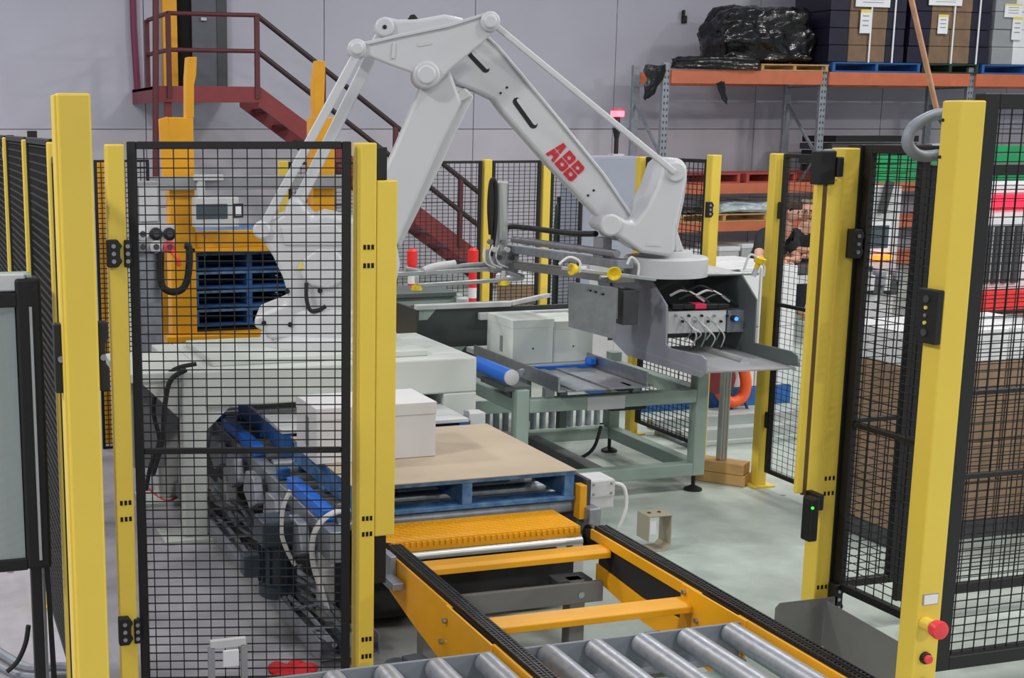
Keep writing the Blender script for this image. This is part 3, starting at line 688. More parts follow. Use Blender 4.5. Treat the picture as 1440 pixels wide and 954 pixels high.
# wrist
wr = rpr('wrist_housing', [(935, 232), (946, 222), (958, 223), (967, 234), (967, 250), (960, 283), (951, 325), (950, 352), (944, 362), (902, 356), (872, 335), (850, 328), (846, 318), (853, 306), (868, 303), (882, 311), (893, 313), (908, 294), (924, 264)], .22, -.22, bev=.02)
rcyl('wrist_pin', 951, 242, .058, .235, .2, parent=wr); rcyl('wrist_pin', 860, 317, .062, .235, .2, parent=wr)
rpr('wrist_edge', [(967, 250), (962, 283), (953, 325), (962, 352), (950, 356), (947, 330), (957, 285)], .06, -.3, parent=wr, bev=.01)
rpr('stamp', [(910, 341), (928, 342), (930, 347), (908, 346)], .223, .215, 'robot_grey', wr, bev=.001)
fl = RP(936, 372, 0); fz0, fz1 = RP(936, 387, 0).z, RP(936, 360, 0).z
MB().lathe((fl.x, fl.y, fz0), (0, 0, 1), [(0, .24), (fz1 - fz0 - .01, .24), (fz1 - fz0, .23), (fz1 - fz0, .15), (fz1 - fz0 + .03, .15), (fz1 - fz0 + .03, .08)], 40).build('tool_flange', 'robot', rb, smooth=True)
# ABB lettering
pa, pb = RP(783, 213, -.006), RP(808, 242, -.006)
xd = (pb - pa).normalized(); yd = RM.cross(xd)
ca = RP(795.5, 227, -.0095); LH, LW = .115, .068
def letter(u0, polys):
    m = MB()
    for pl0 in polys: m.prism([ca + xd * (u0 + u * LW) + yd * ((v - .5) * LH) for u, v in pl0], RM * .006)
    o = m.build('letter', 'red_logo', ua); return o
def box2(a, b, c, d): return [(a, c), (b, c), (b, d), (a, d)]
gq = .03
AP = [[(0, 0), (.30, 0), (.36, .22), (.47, .22), (.47, .42), (.42, .42), (.47, .62), (.47, 1), (.33, 1), (.12, .42)]]
AP = [[(0, 0), (.3, 0), (.345, .2), (.48, .2), (.48, .42), (.40, .42), (.46, .47), (.14, .47)], [(.155, .53), (.44, .53), (.48, .7), (.48, 1), (.31, 1)],
      [(1, 0), (.7, 0), (.655, .2), (.52, .2), (.52, .42), (.6, .42), (.54, .47), (.86, .47)], [(.845, .53), (.56, .53), (.52, .7), (.52, 1), (.69, 1)]]
BP = [box2(0, .30, 0, .47), box2(0, .30, .53, 1), box2(.30, .5, 0, .19), box2(.30, .5, .36, .47), box2(.30, .5, .53, .66), box2(.30, .5, .82, 1),
      [(.54, 0), (.84, 0), (1, .1), (1, .40), (.93, .47), (.54, .47), (.54, .36), (.66, .33), (.66, .21), (.54, .19)], [(.54, .53), (.90, .53), (.95, .6), (.95, .9), (.8, 1), (.54, 1), (.54, .82), (.64, .79), (.64, .69), (.54, .66)]]
letter(-LW * 1.62, AP); letter(-LW * .5, BP); letter(LW * .62, BP)
# ================================================================== GRIPPER
GA = math.radians(-4); gx = V((math.cos(GA), math.sin(GA), 0)); gy = V((-math.sin(GA), math.cos(GA), 0))
GN = PY(936, 488, 6.75); GF = PN(1060.7, 482, GN, gy)
gr = thing('box_gripper', 'grey steel fork gripper with side plates hanging from the robot wrist', 'gripper', (GN.x + .3, 7.0, .86))
def GP(px, py, base): return PN(px, py, base, gx)
def gplate(name, pts, base, th, mt): return MB().prism([GP(a, b, base) for a, b in pts], gx * th).build(name, mt, gr, bev=.003, smooth=False)
gplate('side_plate', [(881, 500), (986, 532), (992, 526), (992, 506), (986, 500), (942, 490), (936, 484), (937, 430), (914, 392), (838, 388), (862, 480)], GN, .012, 'grey_paint')
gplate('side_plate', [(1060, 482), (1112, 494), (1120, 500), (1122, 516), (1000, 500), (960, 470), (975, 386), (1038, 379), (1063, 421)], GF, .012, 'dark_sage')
f0, f1 = GP(988, 529, GN), GP(1120, 516, GF)
fz = (f0.z + f1.z) / 2
MB().obox((f0 + f1) / 2 + gy * .42 + V((0, 0, .004)), gx * ((f1 - f0).length / 2), gy * .42, V((0, 0, .004))).build('floor_plate', 'grey_mid', gr)
tf0, tf1 = GP(914, 392, GN), GP(1038, 380, GF); tz = (tf0.z + tf1.z) / 2
MB().obox(V(((tf0.x + tf1.x) / 2, (tf0.y + tf1.y) / 2, tz)) + gy * .42, gx * ((tf1 - tf0).length / 2 + .03), gy * .42, V((0, 0, .008))).build('top_plate', 'light_grey', gr, bev=.003)
MB().cyl(V((tf0.x, tf0.y, tz)) - gx * .32 - gy * .02, V((tf1.x, tf1.y, tz)) + gx * .12 - gy * .02, .012, 12).build('front_tube', 'alu', gr, smooth=True)
bk = (GN + GF) / 2
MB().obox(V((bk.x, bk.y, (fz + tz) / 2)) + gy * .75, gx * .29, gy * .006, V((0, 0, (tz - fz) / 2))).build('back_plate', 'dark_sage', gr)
# valve island and cables inside
vi = thing('valve_island', 'pneumatic valve island with a blue lamp inside the gripper', 'valve block', (bk.x, bk.y + .1, .98))
va, vb = PN(938, 470, GN + gy * .12, gy), PN(1022, 436, GN + gy * .12, gy)
MB().obox((va + vb) / 2 + gy * .06, gx * ((vb.x - va.x) / 2), gy * .06, V((0, 0, (vb.z - va.z) / 2))).build('valve_block', 'light_grey', vi, bev=.004)
vc, vd = PN(1022, 468, GN + gy * .13, gy), PN(1058, 436, GN + gy * .13, gy)
MB().obox((vc + vd) / 2 + gy * .06, gx * ((vd.x - vc.x) / 2), gy * .06, V((0, 0, (vd.z - vc.z) / 2))).build('fieldbus_box', 'frame_grey', vi, bev=.004)
q = PN(1033, 448, GN + gy * .11, gy); MB().cyl(q + gy * .02, q - gy * .02, .018, 14).build('plug', 'navy', vi, smooth=True); MB().cyl(q - gy * .02, q - gy * .024, .012, 14).build('lamp', 'led_blue', vi)
for i in range(9):
    q = PN(950 + 9 * i, 444 + (i % 2) * 8, GN + gy * .115, gy); MB().cyl(q, q - gy * .014, .008, 8).build('fitting', 'black' if i % 3 else 'steel', vi)
for i in range(8):
    a = PN(958 + 6 * i, 446 + (i % 3) * 6, GN + gy * .11, gy); e = PN(965 + i * 7, 478 + (i % 2) * 10, GN + gy * .15, gy)
    MB().tube([a, a - gy * .05 + V((0, 0, -.01)), (a + e) / 2 - gy * .06 + V((.02, 0, 0)), e], .0045, 6).build('air_line', 'cable_white' if i % 3 else 'sage', vi, smooth=True)
for i in range(6):
    a = PN(930 + 12 * i, 410 + (i % 3) * 6, GN + gy * .2, gy)
    MB().tube([a, a + gx * .08 + V((0, 0, .03)), a + gx * .16 + V((0, 0, .0)), a + gx * .22 + V((0, 0, -.04))], .008, 6).build('hose', ('rubber', 'cable_white', 'bottle_green')[i % 3], vi, smooth=True)
q0, q1 = PN(940, 430, GN + gy * .16, gy), PN(1020, 430, GN + gy * .16, gy)
for i in range(5):
    c = q0.lerp(q1, (i + .5) / 5); MB().obox(c, gx * .036, gy * .05, V((0, 0, .014))).build('valve', 'black' if i != 2 else 'pink', vi, bev=.004)
# guide cylinder along the gripper floor
a = PN(1048, 511, GN - gy * .22, gy); b2 = a + gy * .5 - gx * .02
gc = MB().cyl(a, b2, .032, 18).build('guide_cylinder', 'alu', gr, smooth=True)
for k in (-.016, .016): MB().bar(a + gx * k + V((0, 0, .022)), b2 + gx * k + V((0, 0, .022)), .006, .008).build('rail_groove', 'alu', gc)
# pusher plate left of the gripper
sqn = PY(835, 430, 6.85)
sq = thing('pusher_plate', 'square brushed steel pusher plate hanging left of the gripper', 'steel plate', (sqn.x, 6.85, 1.0))
sa = [PY(800, 396, 6.9), PY(868, 405, 6.88), PY(866, 478, 6.88), PY(800, 460, 6.9)]
MB().prism(sa, (0, .008, 0)).build('plate', 'steel', sq, bev=.002)
MB().prism([sa[1], sa[1] + V((.0, .12, 0)), sa[2] + V((0, .12, .12)), sa[2] + V((0, 0, .12))], (.006, 0, 0)).build('side_flange', 'steel', sq, bev=.002)
for a, b in ((830, 409), (838, 411), (848, 414)): q = PY(a, b, 6.88); MB().cyl(q, q - V((0, .006, 0)), .007, 8).build('bolt', 'black', sq)
q = PY(875, 430, 7.0); MB().obox(q, (.05, 0, 0), (0, .1, 0), (0, 0, .1)).build('slide_block', 'dark_grey', sq, bev=.006)
# slip-sheet picker: beam, upright cylinder, suction bar
sk = thing('sheet_picker', 'aluminium suction arm with an upright air cylinder left of the gripper', 'suction arm', (3.6, 7.6, 1.2))
SXb = 3.86
def SP(px, py, dx=0): return PX(px, py, SXb + dx)
e0, e1 = SP(880, 372), SP(722, 350)
MB().bar(e0, e1, .10, .05).build('beam', 'galv', sk, bev=.004)
MB().bar(SP(880, 393), SP(718, 372), .12, .045).build('beam', 'stand_grey', sk, bev=.004)
MB().cyl(SP(868, 357, -.03), SP(722, 337, -.03), .022, 14).build('guide_rod', 'steel', sk, smooth=True)
MB().tube([SP(711, 343), SP(712, 324), SP(718, 319), SP(745, 321), SP(800, 328), SP(838, 329)], .018, 8).build('hose_guard', 'black', sk, smooth=True)
B(SP(847, 350).x - .03, SP(847, 350).x + .03, SP(847, 350).y - .06, SP(847, 350).y + .06, SP(847, 372).z, SP(847, 334).z).build('end_bracket', 'grey_mid', sk, bev=.004)
yc = e1.y
c0, c1 = PY(705, 372, yc), PY(704, 258, yc)
MB().cyl(c0, c1, .045, 20).build('cylinder', 'alu', sk, smooth=True)
MB().cyl(c1, c1 + V((0, 0, .012)), .05, 20).build('cylinder_cap', 'light_grey', sk, smooth=True)
MB().tube([PY(690, 330, yc - .05), PY(688, 290, yc - .05), PY(691, 255, yc - .05), PY(697, 262, yc - .05), PY(696, 320, yc - .05), PY(690, 360, yc - .05)], .016, 8).build('hose_loop', 'rubber', sk, smooth=True)
B(c0.x - .09, c0.x + .1, yc - .07, yc + .07, c0.z - .05, c0.z + .1).build('carriage', 'grey_mid', sk, bev=.008)
for k in range(6):
    q = PY(688 + 6 * k, 340 + (k % 3) * 11, yc - .09); MB().cyl(q, q - V((0, .03, 0)), .018, 10).build('fitting', ('steel', 'light_grey', 'dark_grey')[k % 3], sk, smooth=True)
for k in range(3):
    a = PY(684 + 9 * k, 345, yc - .08); MB().tube([a, a + V((-.03, -.02, -.06)), a + V((-.01, -.03, -.12)), a + V((.06, -.02, -.15))], .006, 6).build('air_line', 'cable_white', sk, smooth=True)
s0, s1 = PY(722, 376, yc), PY(556, 386, yc)
MB().bar(s0, s1, .05, .03).build('suction_bar', 'alu', sk, bev=.004)
MB().bar(PY(735, 392, yc - .25), PY(584, 402, yc - .25), .035, .025).build('suction_bar', 'alu', sk, bev=.004)
MB().bar(PY(735, 390, yc - .25), PY(700, 378, yc), .04, .03).build('suction_bracket', 'galv', sk, bev=.004)
MB().tube([PY(690, 372, yc), PY(650, 374, yc), PY(610, 384, yc), PY(570, 378, yc)], .016, 8).build('air_hose', 'grey_mid', sk, smooth=True)
MB().tube([PY(640, 372, yc), PY(612, 376, yc), PY(596, 382, yc)], .03, 10).build('silencer', 'light_grey', sk, smooth=True)
for a, b in ((586, 397), (708, 390)):
    q = PY(a, b, yc - .25); c = MB().lathe(q, (0, 0, -1), [(0, .012), (.02, .012), (.022, .03), (.05, .038), (.055, .03)], 18).build('suction_cup', 'cup_yellow', sk, smooth=True)
    MB().cyl(q, q + V((0, 0, .04)), .014, 10).build('cup_stem', 'light_grey', c, smooth=True)
def cup(label, p, d, r=.036):
    t = thing('suction_cup', label, 'suction cup', V(p) - V((0, 0, r)), 'yellow suction cups on the gripper')
    MB().lathe(p, d, [(0, r * .45), (.025, r * .5), (.03, r * .9), (.06, r * 1.1), (.062, r * .95), (.045, r * .45)], 22).build('bellows', 'cup_yellow', t, smooth=True)
    MB().cyl(V(p), V(p) - V(d).normalized() * .05, .014, 12).build('stem', 'light_grey', t, smooth=True)
q = PN(862, 382, GN - gy * .05, gy); cup('yellow suction cup facing the camera above the square plate', q, V((-.35, -.9, -.1)))
q = PN(814, 378, GN - gy * .02, gy); cup('yellow suction cup seen sideways left of the other gripper cup', q, V((-.9, -.3, 0)), .03)
q = PN(1064, 377, GN - gy * .02, gy); cup('yellow suction cup at the right end of the gripper tube', q, V((.2, -.2, .9)), .032)
MB().bar(PN(790, 377, GN - gy * .02, gy), PN(922, 393, GN - gy * .02, gy), .02, .02).build('cup_bar', 'alu', gr, bev=.003)
for i, (a, b, c) in enumerate((((786, 372), (800, 362), (815, 368)), ((882, 372), (888, 362), (898, 372)), ((1046, 380), (1056, 358), (1074, 374)))):
    p = [PN(*x, GN - gy * .04, gy) for x in (a, b, c)]
    MB().tube([p[0], p[1], p[2], p[2] + V((0, 0, -.06))], .007, 8).build('air_loop', 'cable_white', gr, smooth=True)
# ================================================================== PICK TABLE
pt = thing('pick_table', 'sage green square tube table frame below the gripper', 'table frame', (3.9, 7.6, 0))
tx0, tx1, ty0, ty1 = 3.30, 4.57, 7.10, 8.25
tz = .64
for x, y in ((tx0, ty0), (tx1 - .08, ty0), (tx0, ty1 - .08), (tx1 - .08, ty1 - .08)):
    B(x, x + .08, y, y + .08, .10, .74 if (x > 4 and y < 7.5) else tz + .06).build('leg', 'sage', pt, bev=.006)
    f = MB().lathe((x + .0 + .03, y + .04, 0), (0, 0, 1), [(0, .055), (.012, .055), (.03, .02), (.03, .012), (.1, .012)], 18).build('levelling_foot', 'black', pt, smooth=True)
for z0, z1 in ((.10, .18), (tz - .08, tz)):
    B(tx0 + .08, tx1 - .08, ty0, ty0 + .08, z0, z1).build('rail', 'sage', pt, bev=.006); B(tx0 + .08, tx1 - .08, ty1 - .08, ty1, z0, z1).build('rail', 'sage', pt, bev=.006)
    B(tx0, tx0 + .08, ty0 + .08, ty1 - .08, z0, z1).build('rail', 'sage', pt, bev=.006); B(tx1 - .08, tx1, ty0 + .08, ty1 - .08, z0, z1).build('rail', 'sage', pt, bev=.006)
B(3.86, 3.96, ty0 + .08, ty1 - .08, .10, .16).build('brace', 'dark_sage', pt, bev=.006)
B(3.75, 4.0, ty0 - .006, ty0 + .0, tz - .085, tz - .005).build('mounting_plate', 'light_grey', pt, bev=.002)
B(4.05, 4.3, ty0 + .25, ty0 + .45, .48, .56).build('valve_tray', 'bottle_green', pt, bev=.01)
# infeed conveyor lying on the table
inf = thing('infeed_conveyor', 'narrow steel railed infeed conveyor on top of the pick table', 'conveyor', (3.8, 7.6, tz))
for xa in (3.50, 4.07):
    MB().prism([(xa, 6.98, .70), (xa + .05, 6.98, .70), (xa + .05, 6.98, .71), (xa + .012, 6.98, .71), (xa + .012, 6.98, .79), (xa, 6.98, .79)], (0, 1.25, 0)).build('side_rail', 'steel', inf, bev=.002)
    for yy in (7.12, 7.5, 7.95): B(xa - .01, xa + .05, yy, yy + .05, tz, .70).build('rail_foot', 'galv', inf, bev=.003)
B(3.56, 4.06, 6.96, 7.61, .702, .710).build('deck_sheet', 'grey_mid', inf, bev=.002)
for (xa, xb) in ((3.58, 3.72), (3.80, 3.94)): B(xa, xb, 6.92, 7.7, .712, .722).build('slide_strip', 'galv', inf, bev=.002)
B(3.56, 4.06, 7.62, 7.66, .715, .735).build('belt_edge', 'blue_roller', inf, bev=.003)
B(3.56, 4.06, 7.66, 8.5, .70, .735).build('belt', 'light_grey', inf, bev=.003)
B(4.02, 4.06, 7.58, 7.66, .735, .775).build('corner_block', 'blue_roller', inf, bev=.004)
B(3.9, 4.0, 7.0, 7.12, .68, .71).build('stop_block', 'navy', inf, bev=.004)
bl = thing('blue_roller', 'bright blue drum roller with a white end cap at the infeed', 'roller', (3.36, 7.4, .66))
ra, rbb = PY(719, 531, 7.12), PY(670, 516, 7.62)
rbb = V((ra.x + .0, 7.62, ra.z))
MB().cyl(ra, rbb, .046, 24).build('drum', 'blue_roller', bl, smooth=True)
MB().lathe(ra, (0, -1, 0), [(0, .046), (.01, .046), (.018, .034)], 24).build('end_cap', 'light_grey', bl, smooth=True)
MB().cyl(ra + V((.05, .0, .02)), ra + V((.09, .04, .02)), .022, 12).build('clamp', 'galv', bl, smooth=True)
B(ra.x - .03, ra.x + .14, 7.14, 7.5, ra.z - .09, ra.z - .06).build('bracket', 'dark_sage', bl, bev=.004)
B(ra.x + .03, ra.x + .06, 7.2, 7.26, .64, ra.z - .06).build('bracket_leg', 'dark_sage', bl, bev=.003)
# cartons on the infeed
wy = 7.72
wl, wm, wrr = PY(720, 515, wy).x, PY(778, 510, wy).x, PY(834, 508, wy).x
for i, (xa, xb, dz, lb) in enumerate(((wl, wm - .004, 0, 'white carton at the front left of the infeed conveyor'), (wm + .004, wrr, -.02, 'white carton behind the square pusher plate on the infeed'))):
    t = thing('carton', lb, 'box', ((xa + xb) / 2, wy + .2, .736), 'cartons on the infeed conveyor')
    zt2 = PY(760, 450, wy).z + dz
    B(xa, xb, wy + .012 * i, wy + .4, .7365, zt2).build('body', 'carton_pale', t, bev=.004)
    B(xa - .002, xb + .002, wy + .012 * i - .002, wy + .402, zt2 - .05, zt2 + .003).build('lid', 'carton_pale', t, bev=.003)
    B((xa + xb) / 2 - .004, (xa + xb) / 2 + .004, wy + .012 * i - .003, wy + .012 * i, .83, .84).build('hole', 'hole', t)
    if i == 0: B(xa - .003, xa, wy + .15, wy + .19, .80, .9).build('hand_slot', 'grey_mid', t)
# dark guard box behind
gd = thing('infeed_guard', 'dark charcoal guard box with pale rim behind the robot bridge', 'machine guard', (3.8, 9, 0))
gY = 8.62; g0, g1 = PY(586, 500, gY).x, PY(812, 500, gY).x; gz0, gz1 = PY(600, 508, gY).z, PY(640, 428, gY).z
B(g0, g1, gY, gY + .02, gz0, gz1 - .03).build('front_sheet', 'charcoal_green', gd, bev=.003)
B(g0, g0 + .02, gY + .02, gY + .75, gz0, gz1 - .03).build('side_sheet', 'charcoal_green', gd)
MB().prism([(g0 + .012, gY - .002, gz0 + .01), (PY(640, 500, gY).x, gY - .002, gz0 + .01), (PY(655, 500, gY).x, gY - .002, gz0 + .09), (g0 + .012, gY - .002, gz0 + .09)], (0, .003, 0)).build('pale_patch', 'sage', gd)
MB().prism([(g0 + .012, gY - .002, gz1 - .1), (PY(600, 500, gY).x, gY - .002, gz1 - .1), (PY(612, 500, gY).x, gY - .002, gz1 - .03), (g0 + .012, gY - .002, gz1 - .03)], (0, .003, 0)).build('pale_patch', 'sage', gd)
B(g0 - .01, PY(718, 420, gY).x, gY - .02, gY + .04, gz1 - .03, gz1 + .005).build('rim_bar', 'light_grey', gd, bev=.006)
B(PY(670, 440, gY).x, g1, gY - .06, gY - .02, gz1 - .11, gz1 - .06).build('rim_bar', 'light_grey', gd, bev=.006)
for a in (716, 752, 765): x = PY(a, 445, gY).x; B(x - .012, x + .012, gY - .05, gY - .03, gz1 - .19, gz1 - .11).build('rim_bracket', 'light_grey', gd, bev=.003)
B(g0 - .01, g1, gY + .70, gY + .76, gz1 - .12, gz1 - .09).build('rim_bar', 'dark_sage', gd, bev=.006)
MB().bar((PY(718, 420, gY).x, gY, gz1 - .01), (g1, gY + .5, gz1 - .03), .04, .03).build('rim_bar', 'light_grey', gd, bev=.004)
B(g0 + .02, g1, gY + .02, gY + .74, gz0 - .02, gz0).build('floor_sheet', 'charcoal_green', gd)
for x in (g0 + .05, g1 - .1):
    for y in (gY + .05, gY + .65): B(x, x + .06, y, y + .06, 0, gz0 - .02).build('leg', 'dark_sage', gd, bev=.004)
h2 = thing('conveyor_head', 'sage conveyor head with rounded cap behind the light curtain', 'machine', (3.2, 9.8, 0))
hY = 9.7
B(PY(550, 450, hY).x, PY(652, 450, hY).x, hY, hY + .5, PY(600, 475, hY).z, PY(600, 416, hY).z).build('housing', 'sage', h2, bev=.02)
B(PY(545, 450, hY).x, PY(640, 450, hY).x, hY - .03, hY + .45, PY(600, 418, hY).z, PY(600, 411, hY).z).build('cover', 'dark_sage', h2, bev=.006)
q = PY(648, 418, hY); MB().cyl((q.x, hY - .03, q.z - .1), (q.x, hY - .03, q.z), .05, 18).build('cap', 'light_grey', h2, smooth=True, bev=.01)
B(PY(560, 450, hY).x, PY(640, 450, hY).x, hY + .1, hY + .4, 0, PY(600, 475, hY).z).build('pedestal', 'dark_sage', h2, bev=.006)
tb_ = thing('terminal_box', 'pale terminal box on a stand beside the light curtain behind the bridge', 'box', (PY(565, 500, 8.4).x, 8.4, 0))
xa, xb, zq = PY(552, 480, 8.4).x, PY(579, 480, 8.4).x, PY(560, 506, 8.4).z
B(xa, xb, 8.32, 8.5, zq, PY(560, 481, 8.4).z).build('box', 'light_grey', tb_, bev=.006)
B((xa + xb) / 2 - .03, (xa + xb) / 2 + .03, 8.38, 8.44, 0, zq).build('stand', 'dark_sage', tb_, bev=.004)
# low roller track behind the table
rt = thing('roller_track', 'low roller track of small grey rollers behind the pick table', 'conveyor', (3.9, 9.2, 0))
rY = 9.0; x0, x1 = PY(675, 600, rY).x, PY(860, 600, rY).x; zr = PY(760, 578, rY).z
B(x0, x1, rY - .02, rY, zr - .22, zr - .14).build('side_channel', 'sage', rt, bev=.003); B(x0, x1, rY + .6, rY + .62, zr - .2, zr - .03).build('side_channel', 'sage', rt, bev=.003)
for k in range(14): MB().cyl((x0 + .06 + k * (x1 - x0 - .1) / 13, rY + .02, zr - .16), (x0 + .06 + k * (x1 - x0 - .1) / 13, rY + .02, zr), .024, 10).build('roller', 'galv', rt, smooth=True)
for x in (x0 + .05, x1 - .1):
    B(x, x + .05, rY, rY + .05, 0, zr - .2).build('leg', 'sage', rt); B(x, x + .05, rY + .55, rY + .6, 0, zr - .2).build('leg', 'sage', rt)
mb2 = thing('reflector_box', 'small grey bracketed box behind the cardboard sheet corner', 'box', PZ(668, 603, .55).to_tuple())
q = PY(668, 592, 6.7); B(q.x - .045, q.x + .045, 6.66, 6.76, .52, q.z + .05).build('box', 'light_grey', mb2, bev=.004); B(q.x - .06, q.x - .046, 6.68, 6.72, .45, q.z + .06).build('bracket', 'galv', mb2)
# floor clutter
q = PZ(915, 772, 0)
br = thing('sensor_bracket', 'bent khaki steel bracket with white label standing by the right chain', 'bracket', (q.x, q.y, 0))
bw2 = .085
def prof(yy): return [(q.x - .09, yy, .0), (q.x - .01, yy, 0), (q.x + .055, yy, .0), (q.x + .085, yy, .03), (q.x + .085, yy, .20), (q.x + .078, yy, .20), (q.x + .078, yy, .035), (q.x + .05, yy, .008), (q.x - .09, yy, .008)]
MB().prism(prof(q.y - .06), (0, .12, 0)).build('foot_bend', 'khaki', br, bev=.003)
B(q.x - .055, q.x + .085, q.y - .06, q.y + .06, .19, .198).build('top_plate', 'khaki', br, bev=.002)
B(q.x - .055, q.x - .047, q.y - .06, q.y + .06, .06, .19).build('left_plate', 'khaki', br, bev=.002)
B(q.x - .046, q.x - .01, q.y - .062, q.y - .06, .10, .17).build('label_plate', 'paper', br)
for a in (-.02, .04): MB().cyl((q.x + a, q.y, .198), (q.x + a, q.y, .203), .01, 8).build('screw', 'dark_grey', br)
# aluminium stand with wood block
q = PZ(1012, 688, 0)
wb = thing('wood_block', 'pale timber block under the aluminium post on the floor', 'wood block', (q.x, q.y + .1, 0))
c = V((4.80, 7.27, 0)); da = V((.62, -.78, 0)); db = V((.78, .62, 0))
for k in range(2): MB().obox(c + V((0, 0, .036 + .07 * k)), da * (.17 - .01 * k), db * .07, V((0, 0, .034))).build('timber', 'wood', wb, bev=.004)
al = thing('aluminium_post', 'slim aluminium profile post standing on the timber block', 'post', (c.x, c.y, .142))
q0 = PY(1018, 560, c.y); x = c.x
B(x - .025, x + .025, c.y - .02, c.y + .03, .142, .86).build('profile', 'alu', al, bev=.003)
for k in (-.012, .012): B(x + k - .003, x + k + .003, c.y - .022, c.y - .02, .142, .86).build('groove', 'galv', al)
oh = PY(1031, 545, 9.2)
hs = thing('hose_hook', 'orange hose loop hanging behind the aluminium post', 'hose', (oh.x, 9.2, oh.z - .1))
MB().tube([PY(1014, 520, 9.2), PY(1010, 540, 9.2), PY(1016, 558, 9.2), PY(1030, 566, 9.2), PY(1044, 558, 9.2), PY(1049, 540, 9.2), PY(1046, 520, 9.2)], .045, 12).build('loop', 'orange_hose', hs, smooth=True)
MB().lathe((PY(1010, 530, 9.15).x, 9.15, PY(1010, 530, 9.15).z), (-.5, -.86, 0), [(0, .10), (.01, .13), (.05, .13), (.06, .10)], 24).build('reel', 'stair_red', hs, smooth=True)
B(oh.x - .14, oh.x + .14, 9.2, 9.25, PY(1030, 522, 9.2).z, PY(1030, 512, 9.2).z + .05).build('hook', 'dark_grey', hs, bev=.006)
B(oh.x - .02, oh.x + .02, 9.22, 9.26, 0, PY(1030, 520, 9.2).z).build('hook_post', 'dark_grey', hs)
cable('orange hose tail hanging from the orange hose loop', [PY(1046, 562, 9.2), PY(1052, 580, 9.2), PY(1053, 600, 9.2)], .012, 'dark_grey', 'hose_tail', 'hose')
for i, (lb, pts, r, mt) in enumerate((
    ('black cable curling on the floor under the pick table', [PZ(845, 600, .25), PZ(835, 630, .12), PZ(815, 645, .02), PZ(780, 655, .02)], .012, 'rubber'),
    ('red cable trailing across the floor left of the bridge leg', [PZ(205, 685, .02), PZ(235, 705, .02), PZ(262, 690, .03), PZ(300, 690, .02), PZ(330, 700, .02)], .008, 'cable_red'),
    ('black hose arching from the bridge shelf down to the floor', [PY(276, 512, 7.05), PY(245, 520, 7.05), PY(222, 545, 7.05), PY(216, 580, 7.05), PY(224, 620, 7.05), PY(212, 655, 7.05), PY(205, 690, 7.05)], .012, 'rubber'),
    ('second black hose arching beside the bridge leg', [PY(262, 520, 6.98), PY(240, 535, 6.98), PY(232, 570, 6.98), PY(228, 620, 6.98), PY(215, 668, 6.98)], .014, 'rubber'),
    ('thick grey hose lying on the floor at the lower left corner', [PZ(-20, 905, .03), PZ(10, 925, .03), PZ(40, 940, .03), PZ(80, 938, .03), PZ(130, 940, .03)], .02, 'hose_grey'),
    ('thin pale hose beside the thick hose at lower left', [PZ(-20, 925, .03), PZ(15, 945, .03), PZ(50, 952, .03), PZ(110, 950, .03)], .014, 'hose_grey'),
    ('dark cable hanging from the left control cabinet', [PY(40, 880, 5.3), PY(36, 905, 5.3), PY(25, 930, 5.3), PY(10, 945, 5.3)], .010, 'rubber'))):
    cable(lb, pts, r, mt)
rg = MB(); q = PZ(412, 948, 0); random.seed(3)
for k in range(7):
    rg.ball(q + V((random.uniform(-.06, .06), random.uniform(-.05, .05), .015)), random.uniform(.03, .055), random.uniform(.025, .05), random.uniform(.015, .03), 9, 6)
tag(rg.build('rag', 'rag', smooth=True), 'crumpled red rag on the floor behind the mesh gate', 'rag')
st2 = thing('reflector_stand', 'small grey bracket stand with a white plate behind the mesh gate', 'stand', PZ(322, 990, 0).to_tuple())
yq = 4.75
for a in (298, 344): x = PY(a, 930, yq).x; B(x - .012, x + .012, yq, yq + .02, 0, PY(300, 912, yq).z).build('leg', 'grey_mid', st2)
xa, xb = PY(296, 900, yq).x, PY(346, 900, yq).x
B(xa, xb, yq, yq + .02, PY(300, 914, yq).z, PY(300, 902, yq).z).build('cross_plate', 'light_grey', st2, bev=.003)
B(PY(313, 920, yq).x, PY(335, 920, yq).x, yq - .012, yq - .002, PY(320, 937, yq).z, PY(320, 914, yq).z).build('white_plate', 'paper', st2, bev=.002)
# ================================================================== CONTROL CABINET AT LEFT
hm = thing('control_cabinet', 'grey panelled control cabinet with thick black frame at the left edge', 'cabinet', (.1, 5.0, 0))
hY = 5.0
def hx(a): return PY(a, 400, hY).x
def hz(b): return PY(20, b, hY).z
B(hx(-120), hx(48), hY + .02, hY + .12, hz(800), hz(386)).build('back_shell', 'sage', hm, bev=.02)
B(hx(-120), hx(36), hY + .0, hY + .03, hz(410), hz(386)).build('top_cap', 'light_grey', hm, bev=.006)
B(hx(20), hx(57), hY - .01, hY + .1, hz(803), hz(392)).build('frame_upright', 'black', hm, bev=.012)
B(hx(39), hx(43), hY - .014, hY - .009, hz(790), hz(432)).build('silver_inlay', 'alu', hm)
B(hx(-120), hx(22), hY - .01, hY + .02, hz(432), hz(412)).build('frame_rail', 'black', hm, bev=.004); B(hx(-120), hx(22), hY - .01, hY + .1, hz(803), hz(786)).build('frame_rail', 'black', hm, bev=.004)
B(hx(-120), hx(19), hY + .0, hY + .018, hz(786), hz(432)).build('panel', 'glass_panel', hm)
B(hx(26), hx(42), hY + .0, hY + .06, 0, hz(800)).build('leg', 'black', hm, bev=.004); B(hx(-110), hx(-92), hY, hY + .06, 0, hz(800)).build('leg', 'black', hm, bev=.004)
MB().prism([(hx(52), hY + .03, .0), (hx(60), hY + .03, .0), (hx(54), hY + .03, hz(780)), (hx(48), hY + .03, hz(780))], (0, .03, 0)).build('brace', 'black', hm)
B(hx(44), hx(48), hY + .05, hY + .08, 0, hz(800)).build('rear_post', 'light_grey', hm)
